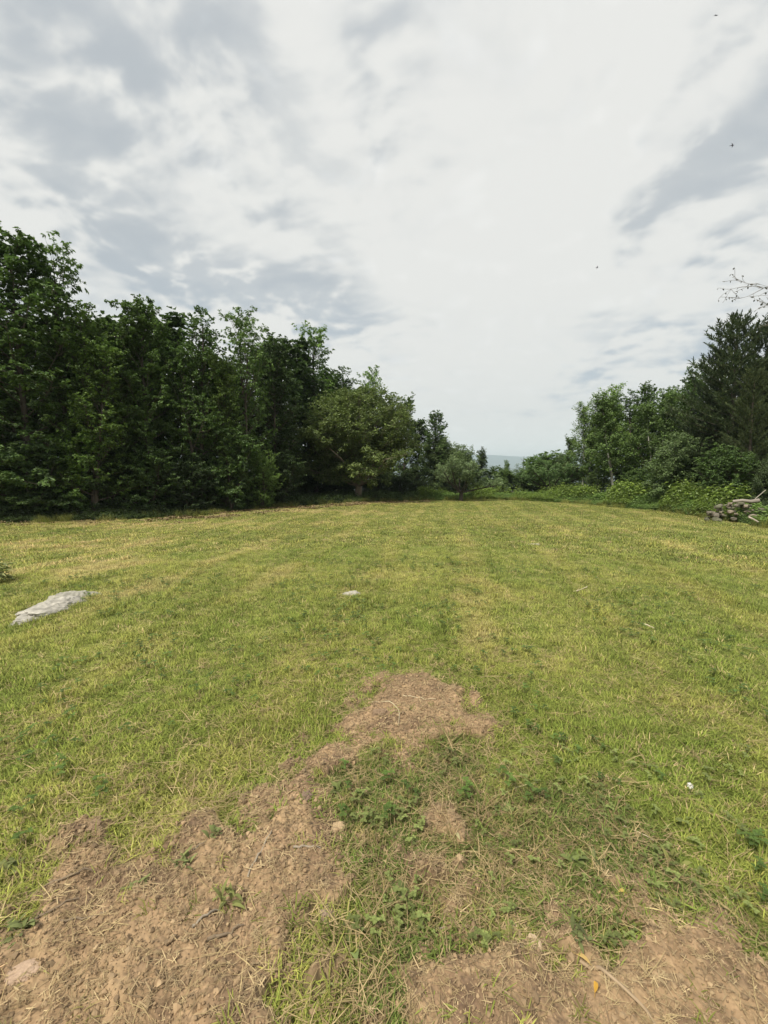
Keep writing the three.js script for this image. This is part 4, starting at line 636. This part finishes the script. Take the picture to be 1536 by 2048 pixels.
{
  // ledge at the left: a long low ridge of pale rock, running away from the viewer
  const [ax, az] = spot(14, 1252), [bx, bz] = spot(182, 1194), g = stoneGeometry(5, 0.2, 0.15, Math.hypot(bx - ax, bz - az) / 2, 30, [0.35, 0.33, 0.29], 0.26, 0.45);
  const m = new THREE.Mesh(g, M.stone); m.position.set((ax + bx) / 2, groundY((ax + bx) / 2, (az + bz) / 2) - 0.045, (az + bz) / 2); m.rotation.y = Math.atan2(bx - ax, bz - az); tag(put(m, 'ledge_rock'), 'long pale ledge of bare rock breaking through the turf at the left', 'rock');
  const [cx, cz] = spot(148, 1198), n = new THREE.Mesh(stoneGeometry(6, 0.3, 0.11, 0.16, 18, [0.31, 0.295, 0.25], 0.3, 0.5), M.stone); n.position.set(cx, groundY(cx, cz) - 0.03, cz); n.rotation.y = 0.35; tag(put(n, 'ledge_rock'), 'rounded pale end of rock at the far tip of the left ledge', 'rock');
  stone('small pale stone sunk in the turf near the middle of the field', 704, 1190, [0.125, 0.07, 0.08], 0.2, 7, [0.36, 0.34, 0.29], 0.25, 0.02);
  stone('thin pale stone barely showing in the grass far right of centre', 1068, 1090, [0.16, 0.05, 0.07], 0.1, 8, [0.33, 0.31, 0.25], 0.25, 0.005);
  stone('tan clay lump beside the green patch on the bare strip', 675, 1664, [0.035, 0.02, 0.028], 0.4, 9, [0.4, 0.29, 0.17], 0.3, 0.004);
  stone('dark upright clod midway along the bare strip', 614, 1612, [0.03, 0.03, 0.026], 1.4, 10, [0.2, 0.14, 0.1], 0.45, 0.002);
  stone('brown clod at the upper left end of the bare strip', 190, 1672, [0.035, 0.022, 0.03], 2.4, 11, [0.24, 0.165, 0.1], 0.5, 0.006);
  stone('tan flat flake of clay near the bottom right of the turf patch', 1026, 1862, [0.034, 0.012, 0.042], 0.7, 12, [0.47, 0.36, 0.22], 0.35, 0.0);
  stone('smaller tan flake of clay right below the larger flake', 1068, 1895, [0.026, 0.012, 0.022], 1.9, 13, [0.45, 0.34, 0.22], 0.35, 0.0);
  stone('pinkish stone bedded in soil at the lower left corner', 50, 1958, [0.05, 0.02, 0.035], 0.3, 14, [0.38, 0.27, 0.19], 0.3, 0.005);
  stone('flat greyish clod in the crack of the lower bare strip', 652, 1836, [0.035, 0.022, 0.026], 2.2, 15, [0.26, 0.19, 0.14], 0.45, 0.003);
  stone('lumpy dark clod left of the dip at the head of the bare strip', 760, 1440, [0.045, 0.03, 0.035], 0.2, 16, [0.22, 0.15, 0.095], 0.5, 0.003);
  // tumbled stones by the right edge of the field
  const D = 13.9, r = rng(701), pile = new THREE.Group(), px0 = acrossAt(1474, D); pile.position.set(px0, groundY(px0, -D), -D); pile.rotation.y = -0.75;
  const shapes = [0, 1, 2, 3, 4].map((n) => { const g = new THREE.BoxGeometry(2, 1.05, 1.5, 2, 2, 2), p = g.attributes.position, at = new Map(); for (let k = 0; k < p.count; k++) { const key = [p.getX(k), p.getY(k), p.getZ(k)].map((v) => v.toFixed(2)).join(); if (!at.has(key)) { const e = (Math.abs(p.getX(k)) > 0.9) + (Math.abs(p.getY(k)) > 0.5) + (Math.abs(p.getZ(k)) > 0.7), f = 1.08 - 0.13 * e; at.set(key, [f + (r() - 0.5) * 0.34, f + (r() - 0.5) * 0.34, f + (r() - 0.5) * 0.34]); } const f = at.get(key); p.setXYZ(k, p.getX(k) * f[0], p.getY(k) * f[1], p.getZ(k) * f[2]); } g.deleteAttribute('uv'); const q = g.toNonIndexed(); q.computeVertexNormals(); q.setAttribute('color', new THREE.Float32BufferAttribute(Array.from({ length: q.attributes.position.count }, () => [0.22, 0.2, 0.17]).flat(), 3)); return q; });
  const tones = [matte('stone', [0.75, 0.72, 0.68]), matte('stone', [1.15, 1.05, 0.98]), matte('stone', [0.6, 0.66, 0.5])];
  for (let k = 0; k < 84; k++) { const a = r() * 2 - 1, m = new THREE.Mesh(shapes[k % 5], tones[k % 3]), s = 0.045 + Math.pow(r(), 1.8) * 0.1, layer = r(); m.name = numbered('stone_piece'); m.position.set(a * 0.85 * (1.15 - 0.45 * layer), 0.04 + layer * 0.66 * (1 - 0.3 * Math.abs(a)), (r() - 0.5) * 0.75 * (1.1 - layer * 0.7)); m.rotation.set((r() - 0.5) * 0.7, r() * 6.28, (r() - 0.5) * 0.7); m.scale.setScalar(s); pile.add(m); }
  tag(put(pile, 'stone_pile'), 'tumbled pile of grey stones at the right field edge under the pines', 'stone pile');
  const log = (label, pts, rad, c, seed) => { const q = rng(seed), b = new Build(); b.tube(pts, pts.map((_, k) => rad * (1 - 0.35 * k / pts.length) * (0.85 + 0.3 * q())), 8, () => mul(c, 0.75 + 0.5 * q())); return tag(put(new THREE.Mesh(b.geometry(), M.bark), 'log'), label, 'log', 'logs on the stone pile'); };
  const Y = groundY(px0, -D), at = (px, py, d) => [acrossAt(px, d), heightAt(py, d), -d];
  log('bleached grey log lying flat across the top of the stone pile', [at(1514, 1001, 13.3), at(1498, 1003, 13.35), at(1480, 1001, 13.4), at(1462, 1003, 13.5)], 0.06, [0.27, 0.235, 0.205], 711);
  log('thin broken branch sticking up behind the stone pile', [at(1506, 998, 13.7), at(1516, 989, 13.7), at(1526, 980, 13.7)], 0.014, [0.33, 0.3, 0.25], 712);
  log('pale stick slanting down the right foot of the stone pile', [at(1496, 1034, 12.9), at(1505, 1038, 12.8), at(1516, 1044, 12.7)], 0.025, [0.45, 0.38, 0.33], 713);
}

// ---------------------------------------------------------------- sticks, stalks, fallen leaves, single weeds
function stick(label, pixels, rad, c, seed, lift = 0.5) {
  const q = rng(seed), b = new Build(), ends = pixels.map(([px, py]) => spot(px, py)), pts = [], n = 9;
  const curve = new THREE.CatmullRomCurve3(ends.map(([x, z]) => new THREE.Vector3(x, 0, z)));
  for (let k = 0; k <= n; k++) { const p = curve.getPoint(k / n); pts.push([p.x + (q() - 0.5) * rad * 1.5, groundY(p.x, p.z) + rad * (0.6 + lift) + (q() - 0.3) * rad * 0.8, p.z + (q() - 0.5) * rad * 1.5]); }
  b.tube(pts, pts.map((_, k) => rad * (1 - 0.5 * k / n) * (0.85 + 0.3 * q())), 6, () => mul(c, 0.75 + 0.45 * q()));
  return tag(put(new THREE.Mesh(b.geometry(), M.bark), 'stick'), label, 'stick');
}
const BROWN = [0.2, 0.15, 0.1], PALE = [0.5, 0.42, 0.28], GREY = [0.3, 0.25, 0.19];
stick('dark twig along the upper edge of the lower left soil', [[52, 1798], [118, 1782], [184, 1756]], 0.0055, BROWN, 801);
stick('curved brown twig half buried in the lower left soil', [[58, 1866], [105, 1845], [158, 1812]], 0.005, BROWN, 802, 0.2);
stick('short bent twig just below the curved brown twig', [[122, 1864], [172, 1859], [212, 1845]], 0.004, BROWN, 803, 0.2);
stick('straight slim stick pointing up the middle of the bare strip', [[494, 1774], [520, 1730], [545, 1685]], 0.0045, GREY, 804);
stick('grey twig lying right of the pale clay patch low in the strip', [[384, 1882], [418, 1857], [443, 1834]], 0.005, GREY, 805);
stick('dark-ended stick low in the bare strip pointing right', [[418, 1901], [460, 1881], [488, 1865]], 0.0055, BROWN, 806);
stick('short root piece beside the green patch', [[588, 1719], [612, 1714], [640, 1711]], 0.005, GREY, 807);
stick('thin twig standing off the small weed in the left soil', [[388, 1722], [402, 1711], [415, 1700]], 0.003, GREY, 808);
stick('pale bent dead stalk in the turf near the left edge', [[36, 1662], [42, 1690], [30, 1730]], 0.003, PALE, 809, 2);
stick('long woody stem running out of the bottom right corner', [[1160, 1938], [1220, 1988], [1292, 2050], [1330, 2085]], 0.0065, [0.34, 0.25, 0.16], 810, 0.8);
stick('pale dry stalk across the turf right of the clover', [[1248, 1657], [1280, 1670], [1314, 1690]], 0.0028, PALE, 811, 3);
stick('greenish fallen stem at the bottom middle', [[638, 2000], [690, 1984], [732, 1964]], 0.004, [0.3, 0.3, 0.12], 812);
stick('small broken twig between the two soil patches', [[838, 1844], [862, 1854], [888, 1867]], 0.004, GREY, 813);
stick('curved straw-coloured stalk on the head of the bare strip', [[742, 1412], [778, 1420], [797, 1436], [796, 1466]], 0.0035, PALE, 814, 1.5);
stick('straight straw-coloured stalk near the far tip of the bare strip', [[806, 1402], [838, 1407], [872, 1411]], 0.0035, PALE, 815, 1.5);
stick('pale broken stick on the open field right of centre', [[1148, 1186], [1160, 1183], [1174, 1177]], 0.009, [0.62, 0.53, 0.4], 816, 2);
stick('short pale stick further right on the open field', [[1288, 1250], [1298, 1253], [1309, 1258]], 0.008, [0.58, 0.48, 0.36], 817, 2);
stick('faint reddish twig lying at the bottom of the right soil', [[1028, 1908], [1050, 1908], [1072, 1907]], 0.003, GREY, 818);
stick('straw stalk arching over the grass above the clover', [[985, 1605], [1040, 1583], [1075, 1574]], 0.0026, [0.42, 0.4, 0.2], 819, 5);
function fallenLeaf(label, px, py, len, wid, c, turn, tilt) {
  const [x, z] = spot(px, py), b = new Build(), n = 6; let prev = null;
  for (let k = 0; k <= n; k++) { const t = k / n, w = wid / 2 * Math.sin(Math.PI * Math.pow(t, 0.8)) + 0.0004, y = 0.012 * Math.sin(t * 3) , row = [b.vert(-w, y + w * 0.5, t * len, -0.3, 1, 0, c), b.vert(0, y, t * len, 0, 1, 0, mul(c, 0.9)), b.vert(w, y + w * 0.5, t * len, 0.3, 1, 0, c)]; if (prev) for (let m = 0; m < 2; m++) b.i.push(prev[m], prev[m + 1], row[m + 1], prev[m], row[m + 1], row[m]); prev = row; }
  b.tube([[0, 0, 0], [0, -0.002, -len * 0.35]], [0.0008, 0.0006], 4, mul(c, 0.8));
  const m = new THREE.Mesh(b.geometry(), M.grass); m.position.set(x, groundY(x, z) + 0.012, z); m.rotation.set(tilt, turn, 0.15); return tag(put(m, 'fallen_leaf'), label, 'leaf');
}
fallenLeaf('orange-yellow dead leaf by the long woody stem at the bottom', 1188, 2018, 0.03, 0.012, [0.62, 0.36, 0.06], 2.7, 0.1);
fallenLeaf('small yellow curled leaf at the lower edge of the clover patch', 1234, 1798, 0.035, 0.014, [0.62, 0.46, 0.13], 1.2, -0.2);
fallenLeaf('yellow-tipped dead leaf at the head of the long woody stem', 1152, 1928, 0.05, 0.012, [0.6, 0.42, 0.16], 0.7, -0.1);
fallenLeaf('cream folded leaf beside the reddish bare spot', 908, 1684, 0.05, 0.018, [0.55, 0.5, 0.26], 0.4, -0.3);
fallenLeaf('pale green leaf lying alone at the bottom of the bare strip', 708, 1918, 0.042, 0.03, [0.26, 0.33, 0.11], 0.3, -0.4);
{ // a single white clover blossom
  const [x, z] = spot(1376, 1592), o = new THREE.Group(), q = rng(830), f = new Build(), st = new Build(); st.tube([[0, 0, 0], [0.004, 0.03, 0], [0.004, 0.06, 0.003]], [0.0014, 0.0012, 0.001], 5, [0.2, 0.26, 0.08]);
  for (let k = 0; k < 70; k++) { const u = q() * 2 - 1, a = q() * 6.28, h = Math.sqrt(1 - u * u), d = unit([h * Math.cos(a), u * 0.9 + 0.2, h * Math.sin(a)]); f.leaf([0.004, 0.064, 0.003], d, unit([q() - 0.5, 1, q() - 0.5]), 0.013 + q() * 0.003, 0.006, [0.85, 0.84, 0.78]); }
  const a = new THREE.Mesh(st.geometry(), M.grass), b = new THREE.Mesh(f.geometry(), M.grass); a.name = 'stem'; b.name = 'flower_head'; o.add(a, b); o.position.set(x, groundY(x, z), z); tag(put(o, 'clover_blossom'), 'single white clover blossom in the grass on the right', 'flower');
}
function weed(name, label, px, py, n, len, wid, c, seed, rise) {
  const [x, z] = spot(px, py), q = rng(seed), b = new Build();
  for (let k = 0; k < n; k++) { const a = q() * 6.283, up = rise * (0.2 + 1.2 * q()), seg = 4, l = len * (0.3 + q() * 0.65); let p = [(q() - 0.5) * 0.05, 0, (q() - 0.5) * 0.05], ang = up, prev = null; const dx = Math.cos(a), dz = Math.sin(a), cc = mul(mixc(c, [0.23, 0.22, 0.085], 0.45), 0.65 + q() * 0.7);
    for (let s = 0; s <= seg; s++) { const t = s / seg, w = wid / 2 * Math.sin(Math.PI * Math.pow(0.06 + 0.93 * t, 0.85)), nx = -dx * Math.sin(ang), ny = Math.cos(ang), nz = -dz * Math.sin(ang), row = [b.vert(p[0] - dz * w, p[1] + w * 0.3, p[2] + dx * w, nx, ny, nz, cc), b.vert(p[0] + dz * w, p[1] + w * 0.3, p[2] - dx * w, nx, ny, nz, cc)]; if (prev) b.i.push(prev[0], prev[1], row[1], prev[0], row[1], row[0]); prev = row; p = [p[0] + dx * Math.cos(ang) * l / seg, p[1] + Math.sin(ang) * l / seg, p[2] + dz * Math.cos(ang) * l / seg]; ang -= 0.28; } }
  const m = new THREE.Mesh(b.geometry(), M.grass); m.position.set(x, groundY(x, z), z); return tag(put(m, name), label, 'weed');
}
const WEEDG = [0.15, 0.2, 0.07];
weed('weed', 'small leafy weed alone on the left part of the soil', 432, 1690, 16, 0.055, 0.018, [0.12, 0.18, 0.06], 841, 1.1);
weed('weed', 'narrow-leaved weed left of the thin standing twig', 368, 1745, 20, 0.08, 0.01, WEEDG, 842, 1.3);
weed('weed', 'weed with arching blades low on the left soil', 272, 1790, 14, 0.07, 0.012, WEEDG, 843, 1.2);
weed('weed', 'yellow-green weed in the middle of the bare strip', 455, 1815, 18, 0.075, 0.013, [0.2, 0.24, 0.07], 844, 1.2);
weed('weed', 'tiny weed at the right side of the lower bare strip', 590, 1878, 9, 0.035, 0.014, WEEDG, 845, 0.9);
weed('weed', 'dark green weed at the bottom of the bare strip above the pale leaf', 705, 1870, 16, 0.06, 0.02, [0.09, 0.15, 0.05], 846, 1.0);
weed('weed', 'bushy weed at the corner where grass meets the strip', 670, 1590, 22, 0.08, 0.022, [0.15, 0.22, 0.06], 847, 1.1);
weed('weed', 'broad-leaved weed rising from the right end of the clover', 1150, 1725, 12, 0.07, 0.028, [0.14, 0.22, 0.06], 848, 1.0);
weed('weed', 'upright pale-leaved weed among the clover', 1200, 1735, 12, 0.09, 0.018, [0.22, 0.28, 0.12], 849, 1.5);
weed('weed', 'weed with rounded leaves left of the small bare patch', 800, 1790, 12, 0.06, 0.026, [0.12, 0.19, 0.055], 850, 0.9);
weed('weed', 'low weed on the dark hump between the two soil patches', 1158, 1892, 20, 0.06, 0.014, [0.1, 0.15, 0.055], 851, 1.1);
weed('weed', 'shiny broad-leaved weed above the reddish bare spot', 1008, 1625, 11, 0.06, 0.026, [0.13, 0.21, 0.06], 852, 1.0);
weed('weed', 'flat leafy weed at the left frame edge beside the soil', 40, 1880, 20, 0.08, 0.02, [0.14, 0.2, 0.07], 853, 1.0);
weed('weed', 'pale-leaved weed at the left end of the upper soil edge', 20, 1745, 16, 0.07, 0.022, [0.17, 0.22, 0.08], 854, 1.0);
weed('weed', 'yellow-leaved weed in the right grass below the blossom', 1345, 1722, 8, 0.09, 0.02, [0.3, 0.32, 0.09], 855, 1.4);
{ const [x, z] = spot(-4, 1168), m = new THREE.Mesh(stalk(44, { stems: 9, h: 0.55, foot: 0.3, leaves: 12, leaf: 0.16, width: 0.3, col: [0.2, 0.25, 0.08], col2: [0.34, 0.36, 0.14] }), M.grass); m.position.set(x, groundY(x, z), z); tag(put(m, 'tall_weed_clump'), 'pale uncut weed clump at the left frame edge above the ledge', 'weed'); }

// ---------------------------------------------------------------- swallows
const bird = (() => {
  const o = new THREE.Group(), c = [0.035, 0.035, 0.045], body = new Build(), m = matte('feathers'); body.tube([[0, 0, 0.16], [0, 0.004, 0.12], [0, 0.006, 0.05], [0, 0, -0.03], [0, 0, -0.1], [0, 0, -0.17]], [0.003, 0.016, 0.026, 0.03, 0.016, 0.006], 8, c);
  body.leaf([0, 0, -0.12], unit([0.25, 0, -1]), [0, 1, 0], 0.11, 0.03, c, 0); body.leaf([0, 0, -0.12], unit([-0.25, 0, -1]), [0, 1, 0], 0.11, 0.03, c, 0);
  const b = new THREE.Mesh(body.geometry(), m); b.name = 'body'; o.add(b);
  for (const s of [-1, 1]) { const w = new Build(), e = [[0.02, 0.09, -0.01], [0.12, 0.075, 0.0], [0.22, 0.03, 0.02], [0.3, -0.04, -0.01]]; e.forEach(([x, z, y], k) => { const ch = [0.1, 0.085, 0.055, 0.004][k]; w.vert(s * x, y + 0.01, z, 0, 1, 0, c); w.vert(s * x, y + 0.012, z - ch, 0, 1, 0, c); w.vert(s * x, y, z - ch * 0.4, 0, -1, 0, c); }); for (let k = 0; k < 3; k++) { const a = k * 3; w.i.push(a, a + 1, a + 4, a, a + 4, a + 3, a, a + 3, a + 5, a, a + 5, a + 2, a + 1, a + 2, a + 5, a + 1, a + 5, a + 4); } const q = new THREE.Mesh(w.geometry(), m); q.name = 'wing'; o.add(q); }
  return o;
})();
[[1464, 291, 54, 1.2, 0.9, 'dark swallow flying high at the right before the grey cloud'], [1194, 535, 62, 1.0, 0.8, 'tiny swallow gliding lower over the gap, right of centre'], [1432, 31, 62, 1.4, 0.7, 'tiny swallow near the top right corner']].forEach(([px, py, d, yaw, roll, label], k) => {
  const o = k ? bird.clone() : bird, v = rayOf(px, py), t = d / Math.hypot(...v); o.position.set(v[0] * t, EYE + v[1] * t, v[2] * t); o.rotation.set(0.2, yaw, roll); tag(put(o, 'swallow'), label, 'bird', 'swallows');
});

renderer.render(scene, camera);
